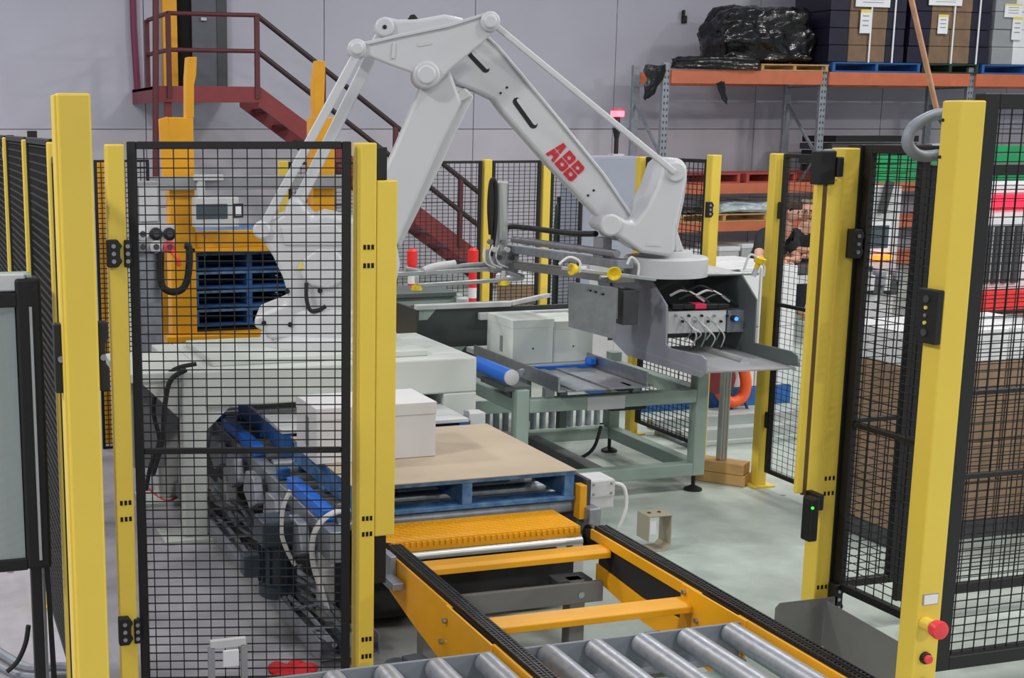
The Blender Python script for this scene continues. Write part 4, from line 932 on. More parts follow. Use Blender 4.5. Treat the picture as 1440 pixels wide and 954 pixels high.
# ================================================================== PALLET MAGAZINE BEHIND THE ROBOT
MY = 10.3
mg = thing('pallet_magazine', 'amber pallet magazine with guide horns behind the robot', 'pallet dispenser', (2.4, MY + .5, 0))
def mp(a, b, y=MY): return PY(a, b, y)
def mrect(nm, a0, b0, a1, b1, y, th, mt='amber', bev=.008): return B(mp(a0, b0, y).x, mp(a1, b0, y).x, y, y + th, mp(a0, b1, y).z, mp(a0, b0, y).z).build(nm, mt, mg, bev=bev)
mrect('column', 236, 165, 272, 492, MY, .18)
MB().prism([mp(a, b) for a, b in ((262, 166), (262, 110), (264, 80), (277, 80), (276, 105), (273, 120), (273, 166))], (0, .12, 0)).build('guide_horn', 'amber', mg, bev=.006)
MB().prism([mp(a, b, MY - .002) for a, b in ((224, 168), (236, 164), (240, 200), (244, 262), (230, 262))], (0, .05, 0)).build('guide_flap', 'amber', mg, bev=.004)
mrect('column', 440, 165, 471, 305, MY + .0, .18)
MB().prism([mp(a, b) for a, b in ((443, 170), (442, 120), (446, 85), (458, 86), (457, 115), (455, 170))], (0, .12, 0)).build('guide_horn', 'amber', mg, bev=.006)
mrect('column', 440, 305, 471, 480, MY, .18)
B(mp(272, 400).x, mp(440, 400).x, MY + .02, MY + .14, mp(300, 349).z, mp(300, 326).z).build('cross_beam', 'amber', mg, bev=.006)
B(mp(272, 400).x, mp(440, 400).x, MY + .0, MY + .1, mp(300, 355).z, mp(300, 349).z).build('beam_flange', 'amber', mg)
mrect('base_beam', 236, 474, 480, 492, MY - .06, .2)
MB().prism([mp(366, 490, MY - .1), mp(388, 490, MY - .1), mp(372, 476, MY - .1)], (0, .1, 0)).build('guide_wedge', 'amber', mg)
for x0 in (236, 440): B(mp(x0, 480).x, mp(x0 + 33, 480).x, MY, MY + .18, 0, mp(x0, 480).z).build('leg', 'amber', mg, bev=.006)
for x0 in (236, 440): B(mp(x0, 300).x, mp(x0 + 30, 300).x, MY + 1.0, MY + 1.12, 0, 1.25).build('rear_column', 'amber', mg, bev=.006)
B(mp(205, 255, MY - .1).x, mp(485, 255, MY - .1).x, MY - .1, MY - .04, mp(300, 267, MY - .1).z, mp(300, 248, MY - .1).z).build('grey_rail', 'grey_mid', mg, bev=.006)
ph = (mp(300, 367).z - mp(300, 394).z)
for k in range(5):
    lbs = ['lowest', 'second lowest', 'middle', 'second highest', 'topmost']
    pallet('%s blue pallet in the stack inside the amber magazine' % lbs[k], mp(276, 400).x, mp(438, 400).x, MY + .16, MY + 1.15, mp(300, 464).z + k * ph, h=ph - .012, grp='pallets in the magazine', m='blue', bm='blue', nb=5)
B(mp(274, 470).x, mp(440, 470).x, MY + .15, MY + 1.2, mp(300, 478).z, mp(300, 465).z - .01).build('bed', 'rubber', mg)
B(mp(274, 470).x, mp(440, 470).x, MY + 1.17, MY + 1.19, mp(300, 470).z, mp(300, 352).z).build('gap_shade_sheet', 'rubber', mg)  # added with the dark bed so gaps in the stack look shaded
bxw = thing('display_box', 'white instrument box with dark window beside the amber column', 'instrument box', mp(303, 318, MY - .2).to_tuple())
yq = MY - .2
B(mp(274, 300, yq).x, mp(336, 300, yq).x, yq, yq + .12, mp(300, 320, yq).z, mp(300, 278, yq).z).build('case', 'light_grey', bxw, bev=.006)
B(mp(276, 300, yq).x, mp(320, 300, yq).x, yq - .006, yq, mp(300, 308, yq).z, mp(300, 287, yq).z).build('window', 'screen', bxw, bev=.003)
e = B(mp(328, 300, yq).x, mp(342, 300, yq).x, yq - .006, yq, mp(300, 307, yq).z, mp(300, 287, yq).z).build('sign', 'navy', bxw); B(mp(331, 300, yq).x, mp(339, 300, yq).x, yq - .008, yq - .006, mp(300, 304, yq).z, mp(300, 291, yq).z).build('sign_face', 'paper', e)
B(mp(274, 230, yq).x, mp(315, 230, yq).x, yq + .02, yq + .08, mp(300, 254, yq).z, mp(300, 246, yq).z).build('top_rail', 'light_grey', bxw, bev=.003)
B(mp(280, 300, yq).x, mp(290, 300, yq).x, yq + .03, yq + .08, mp(300, 278, yq).z, mp(300, 254, yq).z).build('hanger', 'light_grey', bxw)
# connector box on a grey column
kY = 8.9
cb = thing('connector_box', 'grey socket box with six round connectors on a steel column', 'socket box', PY(215, 355, kY).to_tuple())
def kp(a, b): return PY(a, b, kY)
B(kp(191, 340).x, kp(246, 340).x, kY, kY + .12, kp(200, 356).z, kp(200, 317).z).build('case', 'light_grey', cb, bev=.006)
for i in range(3):
    for j in range(2):
        q = kp(200 + 19 * i, 329 + 18 * j)
        c = MB().lathe(q, (0, -1, 0), [(0, .042), (.02, .042), (.025, .034)], 20).build('socket', ('light_grey', 'black', 'black', 'grey_mid', 'light_grey', 'estop')[i + 3 * j], cb, smooth=True)
        MB().cyl(q - V((0, .02, 0)), q - V((0, .03, 0)), .02, 14).build('insert', 'dark_grey', c, smooth=True)
q = kp(240, 352); MB().tube([q, q + V((.03, -.05, -.04)), q + V((.05, -.04, -.1))], .018, 8).build('plug', 'orange_hose', cb, smooth=True)
MB().tube([kp(226, 356), kp(226, 390), kp(230, 405), kp(244, 411), kp(258, 405), kp(265, 385), kp(266, 350), kp(260, 345)], .024, 10).build('heavy_cable', 'rubber', cb, smooth=True)
co = MB().cyl((kp(213, 400).x, kY + .1, 0), (kp(213, 400).x, kY + .1, kp(213, 357).z), .085, 24).build('steel_column', 'galv', smooth=True)
tag(co, 'round steel column below the grey socket box', 'column')
tk = thing('switch_cabinet', 'small grey cabinet above the socket box left of the amber column', 'cabinet', kp(210, 316).to_tuple())
B(kp(194, 300).x, kp(226, 300).x, kY + .03, kY + .2, kp(200, 316).z, kp(200, 256).z).build('case', 'grey_mid', tk, bev=.006)
B(kp(197, 300).x, kp(223, 300).x, kY + .02, kY + .03, kp(200, 312).z, kp(200, 262).z).build('door', 'light_grey', tk, bev=.004)
# warning bollards
for (a, b0, b1, lb) in ((579, 350, 412, 'red warning post left, with pale band, in front of the staircase'), (664, 349, 432, 'red warning post right, taller, beside the air cylinder')):
    yq = 10.9; q0, q1 = PY(a, b1, yq), PY(a, b0, yq)
    t = thing('warning_post', lb, 'bollard', (q0.x, yq, 0), 'red warning posts')
    MB().lathe((q0.x, yq, 0), (0, 0, 1), [(0, .12), (.03, .12), (.04, .035), (q1.z - .14, .035), (q1.z - .14, .045), (q1.z - .02, .045), (q1.z, .02)], 18).build('tube', 'red_plastic', t, smooth=True)
    MB().cyl((q0.x, yq, q0.z + .08), (q0.x, yq, q0.z + .17), .0365, 18).build('band', 'paper', t, smooth=True)
# ================================================================== STAIRCASE
SY = 17.3
st = thing('staircase', 'dark red steel staircase with landing against the back wall', 'staircase', (4, SY + .6, 0))
def s_(a, b, y=SY): return PY(a, b, y)
TX = s_(365, 122); zl = TX.z; sl = (s_(665, 355).z - zl) / (s_(665, 355).x - TX.x)
x_foot = TX.x + (0 - zl) / sl
W2 = 1.0
for yy in (SY, SY + W2):
    MB().prism([(TX.x - .02, yy, zl + .02), (x_foot + .1, yy, .02 - .1 * 0), (x_foot - .25, yy, 0), (TX.x - .02, yy, zl - .24)], (0, .04, 0)).build('stringer', 'stair_red', st)
n = 13
for k in range(1, n):
    z = zl * (1 - k / n); x = TX.x + (z - zl) / sl
    B(x - .14, x + .10, SY + .04, SY + W2, z - .09, z - .06).build('tread', 'rail_dark', st)
lx = s_(218, 122).x
B(lx, TX.x, SY - .01, SY + .03, zl - .2, zl).build('landing_beam', 'stair_red', st, bev=.004); B(lx, TX.x, SY + .04, WY - .06, zl - .04, zl - .005).build('landing_floor', 'rail_dark', st)
B(lx, lx + .05, SY + .03, WY - .06, zl - .2, zl).build('landing_beam', 'stair_red', st)
for x in (s_(237, 120).x,): B(x - .045, x + .045, SY + .03, SY + .12, 0, zl - .2).build('column', 'stair_red', st, bev=.004)
zr = s_(300, 20).z; zm = s_(300, 71).z
def tubes(p, q, nm='handrail', mt='rail_dark', r=.028): MB().cyl(p, q, r, 10).build(nm, mt, st, smooth=True)
x1 = s_(236, 20).x; x2 = s_(361, 20).x
for z in (zr, zm):
    tubes((x1, SY, z), (x2, SY, z)); tubes((x1, SY, z), (x1 - .05, SY + 1.2, z))
    tubes((x2, SY, z), (x_foot - .6, SY, z + sl * (x_foot - .6 - x2)), mt='rail_black', r=.034)
for x in (x1, x2): B(x - .03, x + .03, SY - .03, SY + .03, zl - .15, zr).build('rail_post', 'rail_dark', st)
B(x1 - .1, x1 - .04, SY + 1.15, SY + 1.21, zl - .15, zr).build('rail_post', 'rail_dark', st)
for u in (.28, .6, .9):
    x = x2 + (x_foot - .6 - x2) * u; z = zl + sl * (x - x2); B(x - .03, x + .03, SY - .03, SY + .03, z - .05, zr + sl * (x - x2)).build('rail_post', 'rail_dark', st)
dr = struct(thing('door_1', 'grey door with yellow frame at the head of the stairs', 'door', (s_(280, 100, WY - .1).x, WY - .1, zl)))
del dr['category']
dY = WY - .06
B(s_(246, 0, dY).x, s_(268, 0, dY).x, dY - .02, dY + .005, zl, zl + 2.3).build('dark_opening', 'hole', dr); B(s_(268, 0, dY).x, s_(317, 0, dY).x, dY - .06, dY - .02, zl, zl + 2.3).build('leaf', 'door_grey', dr, bev=.004)
B(s_(226, 0, dY).x, s_(246, 0, dY).x, dY - .12, dY, zl, zl + 2.4).build('frame', 'amber', dr); B(s_(303, 0, dY).x, s_(317, 0, dY).x, dY - .075, dY - .06, zl, zl + 2.3).build('edge_strip', 'dark_grey', dr)
q = s_(288, 27, dY - .07); B(q.x - .06, q.x + .02, dY - .1, dY - .06, q.z - .02, q.z + .02).build('handle', 'steel', dr)
pp = MB().tube([s_(186, -40, WY - .1), s_(188, 40, WY - .1), s_(194, 138, WY - .1)], .045, 8, smooth=False).build('drain_pipe', 'plum', smooth=True); tag(pp, 'plum coloured pipe running down the back wall at left', 'pipe')
pp = MB().tube([s_(219, -20, SY - .15), s_(219, 330, SY - .15)], .04, 8, smooth=False).build('drain_pipe', 'rail_dark', smooth=True); tag(pp, 'dark red pipe in front of the stair landing', 'pipe')
q = s_(961, 24, WY - .05)
wk = thing('wall_bracket', 'tiny black bracket high on the back wall left of the rack', 'bracket', (q.x, WY - .05, q.z - .1))
B(q.x - .03, q.x + .05, WY - .08, WY - .04, q.z - .09, q.z + .02).build('plate', 'black', wk, bev=.004); B(q.x - .04, q.x - .01, WY - .12, WY - .06, q.z + .0, q.z + .1).build('hook', 'black', wk, bev=.004)
# ================================================================== PALLET RACK
KY = 17.6
rk = thing('pallet_rack', 'orange and grey pallet rack along the back wall', 'rack', (14, KY + .4, 0))
def k_(a, b, y=KY): return PY(a, b, y)
ux = [k_(938, 100).x, k_(1160, 100).x, k_(1367, 100).x, k_(1575, 100).x]
ztop = k_(1000, 99).z; RD = .85
def upr(x, hh):
    for yy in (KY, KY + RD):
        B(x - .055, x + .055, yy, yy + .07, 0, hh).build('upright', 'galv', rk, bev=.006)
    m = MB(); z = .1
    while z < hh - .05:
        m.box(x - .035, x - .015, KY - .002, KY + .01, z, z + .035); m.box(x + .015, x + .035, KY - .002, KY + .01, z, z + .035); z += .09
    m.build('punched_holes', 'dark_grey', rk, kind='stuff')
    z = .2; s = 0
    while z + .8 < hh:
        a, b = (KY + .07, KY + RD) if s % 2 == 0 else (KY + RD, KY + .07)
        MB().bar((x, a, z), (x, b, z + .75), .04, .03).build('brace', 'galv', rk); z += .8; s += 1
    MB().bar((x, KY + .07, hh - .3), (x, KY + RD, hh - .3), .04, .03).build('brace', 'galv', rk)
for x in ux: upr(x, ztop + .1)
zlev = [(k_(1000, 118).z, ztop), (k_(1000, 273).z, k_(1000, 258).z), (k_(1000, 326).z, k_(1000, 313).z), (k_(1000, 380).z, k_(1000, 368).z)]
for i in range(3):
    for (za, zb) in zlev:
        for yy in (KY - .04, KY + RD + .03): B(ux[i] + .057, ux[i + 1] - .057, yy, yy + .05, za, zb).build('beam', 'rack_orange', rk, bev=.006)
zt0 = ztop + .002
def pl(label, a0, a1, z, m, h=.14, d=(0, .95), top=None, grp='pallets on the rack'): return pallet(label, k_(a0, 95).x, k_(a1, 95).x, KY + d[0] - .05, KY + d[1], z, h=h, m=m, top=top or m, nb=5, grp=grp, bm=m)
pl('plain wooden pallet under the black wrapped load', 1068, 1163, zt0, 'wood', .1)
pl('blue pallet under the left brown carton load on the rack', 1168, 1292, zt0, 'blue')
pl('dark pallet under the right brown carton load on the rack', 1294, 1374, zt0, 'bottle_green')
pl('blue pallet at the right end of the rack top', 1378, 1500, zt0, 'blue')
# black wrapped load
def blob(name, pts_xy, z0, z1, taper, mt, seed, label, cat, amp=.05):
    random.seed(seed); rings = []; nz = 9
    cx2 = sum(p[0] for p in pts_xy) / len(pts_xy); cy2 = sum(p[1] for p in pts_xy) / len(pts_xy)
    for k in range(nz):
        u = k / (nz - 1); s = 1 - taper * u ** 2 - (.25 if k == nz - 1 else 0); ring = []
        for i in range(len(pts_xy)):
            for t2 in range(4):
                a = pts_xy[i]; b = pts_xy[(i + 1) % len(pts_xy)]; x = a[0] + (b[0] - a[0]) * t2 / 4; y = a[1] + (b[1] - a[1]) * t2 / 4
                ring.append(V((cx2 + (x - cx2) * s + random.uniform(-amp, amp), cy2 + (y - cy2) * s + random.uniform(-amp, amp), z0 + (z1 - z0) * u + (random.uniform(-amp, amp) * .6 if 0 < k else 0))))
        rings.append(ring)
    m = MB().loft(rings); o = m.build(name, mt, smooth=False)
    s = o.modifiers.new('sub', 'SUBSURF'); s.levels = 1; s.render_levels = 1
    o.data.polygons.foreach_set('use_smooth', [True] * len(o.data.polygons))
    s.levels = s.render_levels = 3
    tx = bpy.data.textures.new('crumple', 'CLOUDS'); tx.noise_scale = .16 if amp < .1 else .28; tx.noise_depth = 3; tx.noise_type = 'HARD_NOISE'
    dm = o.modifiers.new('crumple', 'DISPLACE'); dm.texture = tx; dm.strength = amp * .95; dm.mid_level = .5; dm.texture_coords = 'LOCAL'
    return tag(o, label, cat)
xa, xb = k_(1022, 80).x, k_(1163, 80).x
blob('wrapped_load', [(xa, KY + .13), (xb - .03, KY + .13), (xb - .03, KY + .95), (xa, KY + .95)], ztop + .11, k_(1090, 2).z, .13, 'black_wrap', 4, 'crinkled black plastic wrapped load on the rack top', 'wrapped load', .11)
xa, xb = k_(945, 95).x, k_(1066, 95).x
blob('plastic_sheet', [(xa, KY - .1), (xb, KY - .1), (xb, KY + .08), (xa, KY + .08)], ztop + .01, ztop + .2, .05, 'black_wrap', 5, 'folded black plastic sheet draped on the left rack beam', 'plastic sheet', .03)
xa, xb = k_(903, 95).x, k_(938, 95).x
random.seed(9)
for rows, lb in (([(922, 92, 16), (920, 100, 17), (921, 110, 13), (916, 120, 11), (914, 130, 8), (908, 139, 3)], 'torn black plastic hanging over the left rack upright'), ([(1013, 116, 7), (1014, 124, 6), (1016, 132, 5), (1019, 140, 4), (1021, 146, 1.5)], 'narrow strip of black plastic hanging from the rack beam')):
    rings = []
    for a, b, hw in rows:
        c = k_(a, b, KY - (.02 if rows[0][0] < 1000 else .058)); w2 = hw * .0102
        rings.append([c + V((w2 * math.cos(2 * math.pi * i / 12) + random.uniform(-.012, .012), .022 * math.sin(2 * math.pi * i / 12) + random.uniform(-.008, .008), random.uniform(-.03, .03))) for i in range(12)])
    o = MB().loft(rings).build('torn_sheet', 'black_wrap', smooth=False); tag(o, lb, 'plastic sheet')
# carton loads on top
def cload(label, a0, a1, b_top, mt, side, seed, tags):
    z0 = zt0 + .142; z1 = k_(a0, b_top).z; xa, xb = k_(a0, 50).x, k_(a1, 50).x
    t = thing('carton_load', label, 'pallet load', ((xa + xb) / 2, KY + .45, z0), 'carton loads on the rack')
    rows = 6; cols = 4; hh = (z1 - z0) / rows; ww = (xb - xa) / cols
    for r in range(rows):
        for c in range(cols):
            B(xa + c * ww + .004, xa + (c + 1) * ww - .004, KY - .02 + random.uniform(0, .02), KY + .88, z0 + r * hh + .002, z0 + (r + 1) * hh - .003).build('carton', mt if c in (1, 2) or not side else side, t, bev=.008, seg=1)
    for (a, b, w2, h2) in tags:
        q = k_(a, b, KY - .04); e = B(q.x - w2, q.x + w2, KY - .045, KY - .035, q.z - h2, q.z + h2).build('label_sheet', 'paper', t)
        B(q.x - w2, q.x + w2, KY - .047, KY - .045, q.z + h2 * .75, q.z + h2).build('label_strip', 'tag_yellow', e)
        for k in range(3): B(q.x - w2 * .6, q.x + w2 * .6, KY - .047, KY - .045, q.z + h2 * (.4 - .4 * k), q.z + h2 * (.5 - .4 * k)).build('print_line', 'grey_mid', e)
    for a in (a0 + (a1 - a0) * .52, a0 + (a1 - a0) * .83): x = k_(a, 60).x; B(x - .012, x + .012, KY - .035, KY - .022, z0, z1).build('strap', 'paper', t)
    return t
cload('brown carton load with navy wrapped sides beside the black load', 1166, 1272, -60, 'rack_card', 'rack_navy', 1, [(1217, 30, .09, .17), (1228, 0, .3, .1)])
cload('brown carton load with a tilted paper label behind the copper pole', 1278, 1392, -60, 'rack_card', 'rack_navy', 2, [(1326, 34, .09, .14), (1330, 0, .3, .08)])
cload('pale wrapped carton load at the right end of the rack', 1396, 1510, -60, 'wrap_white', 'grey_mid', 3, [(1430, 40, .09, .17), (1425, 15, .16, .1)])
# lower levels
zz = zlev[1][1] + .002
pl('red pallet at the left of the middle rack level', 955, 1048, zz, 'pallet_red', .14); pl('red pallet in the centre of the middle rack level', 1056, 1128, zz, 'pallet_red', .14); pl('red pallet at the right of the middle rack level', 1170, 1290, zz, 'pallet_red', .14)
zz = zlev[2][1] + .002
pl('wooden pallet under the grey plastic sheets on the lower rack level', 965, 1090, zz, 'wood', .12)
xa, xb = k_(1010, 300).x, k_(1092, 300).x
blob('plastic_sheet', [(xa, KY - .05), (xb, KY - .05), (xb, KY + .85), (xa, KY + .85)], zz + .125, zz + .30, .1, 'sheet', 8, 'heap of pale translucent plastic sheeting on the wooden pallet', 'plastic sheet', .04)
xa, xb = k_(952, 300).x, k_(1004, 300).x
blob('plastic_sheet', [(xa, KY - .05), (xb, KY - .05), (xb, KY + .85), (xa, KY + .85)], zz + .125, zz + .2, .1, 'black_wrap', 11, 'flat black plastic sheet left of the pale sheeting', 'plastic sheet', .03)
zz = zlev[3][1] + .002
for i, (a0, a1) in enumerate(((962, 985), (1012, 1040), (1044, 1066))):
    t = thing('carton', ['grey', 'pale long', 'pale short'][i] + ' carton on the bottom rack level behind the robot wrist', 'box', (k_((a0 + a1) / 2, 350).x, KY + .3, zz))
    B(k_(a0, 350).x, k_(a1, 350).x, KY, KY + .6, zz, k_(a0, 352 - 4 * i).z).build('body', 'light_grey', t, bev=.01); B(k_(a0, 350).x - .01, k_(a1, 350).x + .01, KY - .01, KY + .61, k_(a0, 352 - 4 * i).z - .06, k_(a0, 352 - 4 * i).z + .005).build('lid', 'paper', t, bev=.006)
bs = thing('board_stack', 'dark stacked boards lying on the middle rack level', 'boards', (k_(1230, 230).x, KY + .4, zlev[1][1] + .145))
zb0, zb1 = zlev[1][1] + .145, k_(1200, 190).z
for k in range(5):
    za = zb0 + (zb1 - zb0) * k / 5; B(k_(1172 - 3 * (k % 2), 230).x, k_(1288, 230).x, KY - .02 + .03 * (k % 2), KY + .8, za + .006, za + (zb1 - zb0) / 5 - .012).build('board', 'black' if k % 2 == 0 else 'dark_grey', bs, bev=.004)
# ================================================================== CABINET WITH BEACON, DRUMS
CY2 = 12.3
def c_(a, b, y=CY2): return PY(a, b, y)
cbn = thing('electrical_cabinet', 'slate grey electrical cabinet behind the robot forearm', 'cabinet', (c_(855, 300).x, CY2 + .25, 0))
ca0, ca1 = c_(816, 300).x, c_(893, 300).x
B(ca0, ca1, CY2, CY2 + .45, .1, c_(850, 220).z).build('case', 'slate', cbn, bev=.008); B(ca0 + .02, ca1 - .02, CY2 - .015, CY2, .14, c_(850, 222).z).build('door', 'slate', cbn, bev=.005); B(ca0, ca1, CY2, CY2 + .45, 0, .1).build('plinth', 'dark_grey', cbn)
MB().cyl((ca1 - .06, CY2 - .015, 1.1), (ca1 - .06, CY2 - .035, 1.1), .02, 12).build('lock', 'black', cbn)
tw = thing('signal_beacon', 'glowing red signal beacon on a black stem on top of the grey cabinet', 'signal light', c_(866, 219, CY2 + .2).to_tuple())
q0, q1 = c_(866, 219, CY2 + .2), c_(868, 160, CY2 + .2)
MB().cyl((q0.x, q0.y, c_(866, 219).z), (q0.x, q0.y, q0.z + .2), .022, 12).build('stem', 'black', tw, smooth=True)
B(q0.x - .06, q0.x + .06, q0.y - .06, q0.y + .06, c_(866, 220).z, c_(866, 220).z + .02).build('foot', 'light_grey', tw)
MB().lathe((q0.x, q0.y, q0.z + .17), (0, 0, 1), [(0, .022), (.08, .04), (.1, .044), (.11, .03), (q1.z - q0.z - .2, .03)], 16).build('holder', 'black', tw, smooth=True)
MB().lathe((q0.x, q0.y, q1.z - .03), (0, 0, 1), [(0, .062), (.01, .068), (.055, .068), (.06, .055)], 20).build('lens', 'beacon', tw, smooth=True); MB().cyl((q0.x, q0.y, q1.z + .031), (q0.x, q0.y, q1.z + .045), .06, 20).build('cap', 'red_plastic', tw, smooth=True)
pl_ = bpy.data.lights.new('beacon_glow', 'POINT'); pl_.energy = 3; pl_.color = (1, .08, .15); pl_.shadow_soft_size = .05
lo2 = bpy.data.objects.new('beacon_glow', pl_); lo2.location = (q0.x - .02, q0.y - .12, q1.z); COL.objects.link(lo2)
for i, a in enumerate((784, 796, 808)):
    q = c_(a, 330, 12.9); t = thing('gas_bottle', 'dark green gas bottle behind the rear fence, %s one of three' % ['left', 'middle', 'right'][i], 'gas bottle', (q.x, 12.9, 0), 'dark green gas bottles')
    zt3 = c_(a, 284 - 3 * (i % 2), 12.9).z
    MB().lathe((q.x, 12.9, 0), (0, 0, 1), [(0, .036), (.03, .042), (zt3 - .25, .042), (zt3 - .2, .04), (zt3 - .05, .03), (zt3, .014)], 18).build('body', 'bottle_green', t, smooth=True); MB().cyl((q.x, 12.9, zt3), (q.x, 12.9, zt3 + .05), .02, 12).build('cap', 'navy', t, smooth=True)
rc2 = thing('brick_red_crate', 'brick red crate behind the rear fence under the suction arm', 'crate', c_(750, 420, 12.2).to_tuple())
B(c_(722, 400, 12.2).x, c_(764, 400, 12.2).x, 12.2, 12.6, 0, c_(750, 392, 12.2).z).build('body', 'brown_card', rc2, bev=.006); MB().prism([c_(720, 393, 12.19), c_(734, 380, 12.19), c_(766, 396, 12.19), c_(766, 400, 12.19), c_(720, 400, 12.19)], (0, .4, 0)).build('lid', 'paper', rc2)
# ================================================================== LOADS AT THE RIGHT
def load(label, x0, x1, y0, y1, zs, mts, rows, name='stacked_load'):
    t = thing(name, label, 'pallet load', ((x0 + x1) / 2, (y0 + y1) / 2, 0)); random.seed(int(x0 * 100))
    B(x0, x1, y0, y1, 0, zs[0]).build('pallet_base', 'blue' if zs[0] == .15 else 'dark_grey', t, bev=.004)
    for k in range(len(mts)):
        za, zb = zs[k], zs[k + 1]; n2 = rows[k]; hh = (zb - za) / n2; cols = max(2, int((x1 - x0) / .3)); ww = (x1 - x0) / cols; nd = max(2, int((y1 - y0) / .35)); dd = (y1 - y0) / nd
        for r in range(n2):
            for c in range(cols):
                for d in range(nd):
                    if 0 < c < cols - 1 and 0 < d < nd - 1 and r < n2 - 1: continue
                    j = random.uniform(-.008, .008)
                    B(x0 + c * ww + .004 + j, x0 + (c + 1) * ww - .004 + j, y0 + d * dd + .004 + j, y0 + (d + 1) * dd - .004 + j, za + r * hh + .002, za + (r + 1) * hh - .002).build('carton', mts[k], t, bev=.006, seg=1)
    return t
lf = PZ(1195, 775, 0)
l0 = V((5.12, 6.2, 0))
load('brown carton load with white top layer behind the right corner post', 4.86, 5.9, 5.8, 6.35, [.1, .98, 1.16], ['brown_card', 'wrap_white'], [4, 1])
load('brown carton load behind the mesh door at the right edge', 5.95, 7.1, 5.25, 6.0, [.12, .85, 1.55], ['brown_card', 'wrap_white'], [4, 3])
load('white wrapped load behind the side fence post and the aluminium post', 5.36, 6.75, 9.3, 10.2, [.15, 1.12], ['wrap_white'], [2])
tl2 = thing('work_table', 'dark topped work table the two men lean on', 'table', (8.9, 12.4, 0))
B(8.1, 9.7, 12.1, 12.72, .70, .76).build('top', 'dark_grey', tl2, bev=.004)
for x in (8.15, 9.6):
    for y in (12.15, 12.5): B(x, x + .05, y, y + .05, 0, .70).build('leg', 'light_grey', tl2)
B(8.15, 9.65, 12.12, 12.15, .60, .69).build('apron', 'light_grey', tl2)
# blue pallet + steel rail behind the aluminium post
ra = thing('floor_rail', 'pale aluminium rails lying across the floor behind the side fence', 'rail', PZ(1050, 625, .0).to_tuple())
for k, yy in enumerate((8.5, 8.1)): B(5.02, 6.8, yy, yy + .08, .05, .13).build('rail', 'alu', ra, bev=.004)
for xx in (5.1, 6.6): B(xx, xx + .06, 8.05, 8.6, 0, .05).build('cross_foot', 'galv', ra)
# grey machine with green banner beyond the right fence
gm = thing('wrapping_machine', 'grey stretch wrapping machine with screen seen through the right mesh', 'machine', (11.6, 13.2, 0))
Q = 13.2
def g_(a, b, y=Q): return PY(a, b, y)
B(g_(1205, 300).x, g_(1275, 300).x, Q + .1, Q + .8, 0, g_(1230, 262).z).build('body', 'light_grey', gm, bev=.02)
B(g_(1225, 330).x, g_(1256, 330).x, Q + .07, Q + .1, g_(1240, 350).z, g_(1240, 318).z).build('screen', 'screen', gm, bev=.006)
B(g_(1222, 330).x, g_(1259, 330).x, Q + .085, Q + .1, g_(1240, 356).z, g_(1240, 312).z).build('screen_frame', 'paper', gm, bev=.006)
B(g_(1235, 360).x, g_(1259, 360).x, Q + .04, Q + .1, g_(1240, 366).z, g_(1240, 360).z).build('indicator_bar', 'lamp_orange', gm)
for b in (342, 352): q = g_(1212, b); B(q.x - .03, q.x + .03, Q + .05, Q + .1, q.z - .03, q.z + .03).build('indicator', 'led_blue', gm)
MB().bar(g_(1240, 300, Q + .05), g_(1252, 255, Q + .05), .06, .08).build('mast_arm', 'dark_grey', gm)
for k in range(7): q = g_(1216 + 8 * k, 392 + (k % 3) * 6); B(q.x - .05, q.x + .05, Q - .02, Q + .1, q.z - .09, q.z + .09).build('component', ('galv', 'light_grey', 'dark_grey')[k % 3], gm, bev=.01)
gb = thing('green_banner', 'bright green slatted screen above the wrapping machine', 'screen', (12.5, 13.8, 0))
gY2 = 14.4
z0, z1 = g_(1250, 257, gY2).z, g_(1250, 205, gY2).z
xa, xb = g_(1205, 220, gY2).x, g_(1330, 220, gY2).x
for (xx0, xx1) in ((xa, xb), (xb + .02, g_(1480, 220, gY2).x)):
    n = 4; hh = (z1 - z0) / n
    for k in range(n): B(xx0, xx1, gY2, gY2 + .04, z0 + k * hh + .006, z0 + (k + 1) * hh - .006).build('slat', 'green', gb, bev=.004)
for x in (xa + .1, xb, g_(1470, 220, gY2).x): B(x - .04, x + .04, gY2 + .04, gY2 + .1, 0, z1).build('support', 'dark_grey', gb)
rl = thing('red_lit_machine', 'pale machine with glowing red panels behind the mesh door', 'machine', (13.5, 13, 0))
B(g_(1385, 300).x, g_(1500, 300).x, Q + .1, Q + .9, 0, g_(1400, 258).z).build('body', 'paper', rl, bev=.02)
B(g_(1402, 300).x, g_(1500, 300).x, Q + .06, Q + .1, g_(1400, 297).z, g_(1400, 274).z).build('lit_panel', 'lamp_red', rl)
B(g_(1385, 300).x, g_(1500, 300).x, Q - .1, Q + .1, g_(1400, 436).z, g_(1400, 408).z).build('red_band', 'red_plastic', rl, bev=.01)
for k in range(4): B(g_(1392 + 14 * k, 340).x, g_(1400 + 14 * k, 340).x, Q + .05, Q + .1, g_(1400, 400).z, g_(1400, 320).z).build('post', 'dark_grey', rl)
B(g_(1289, 340).x, g_(1296, 340).x, Q, Q + .1, g_(1290, 430).z, g_(1290, 380).z).build('red_lamp_strip', 'lamp_red', rl)
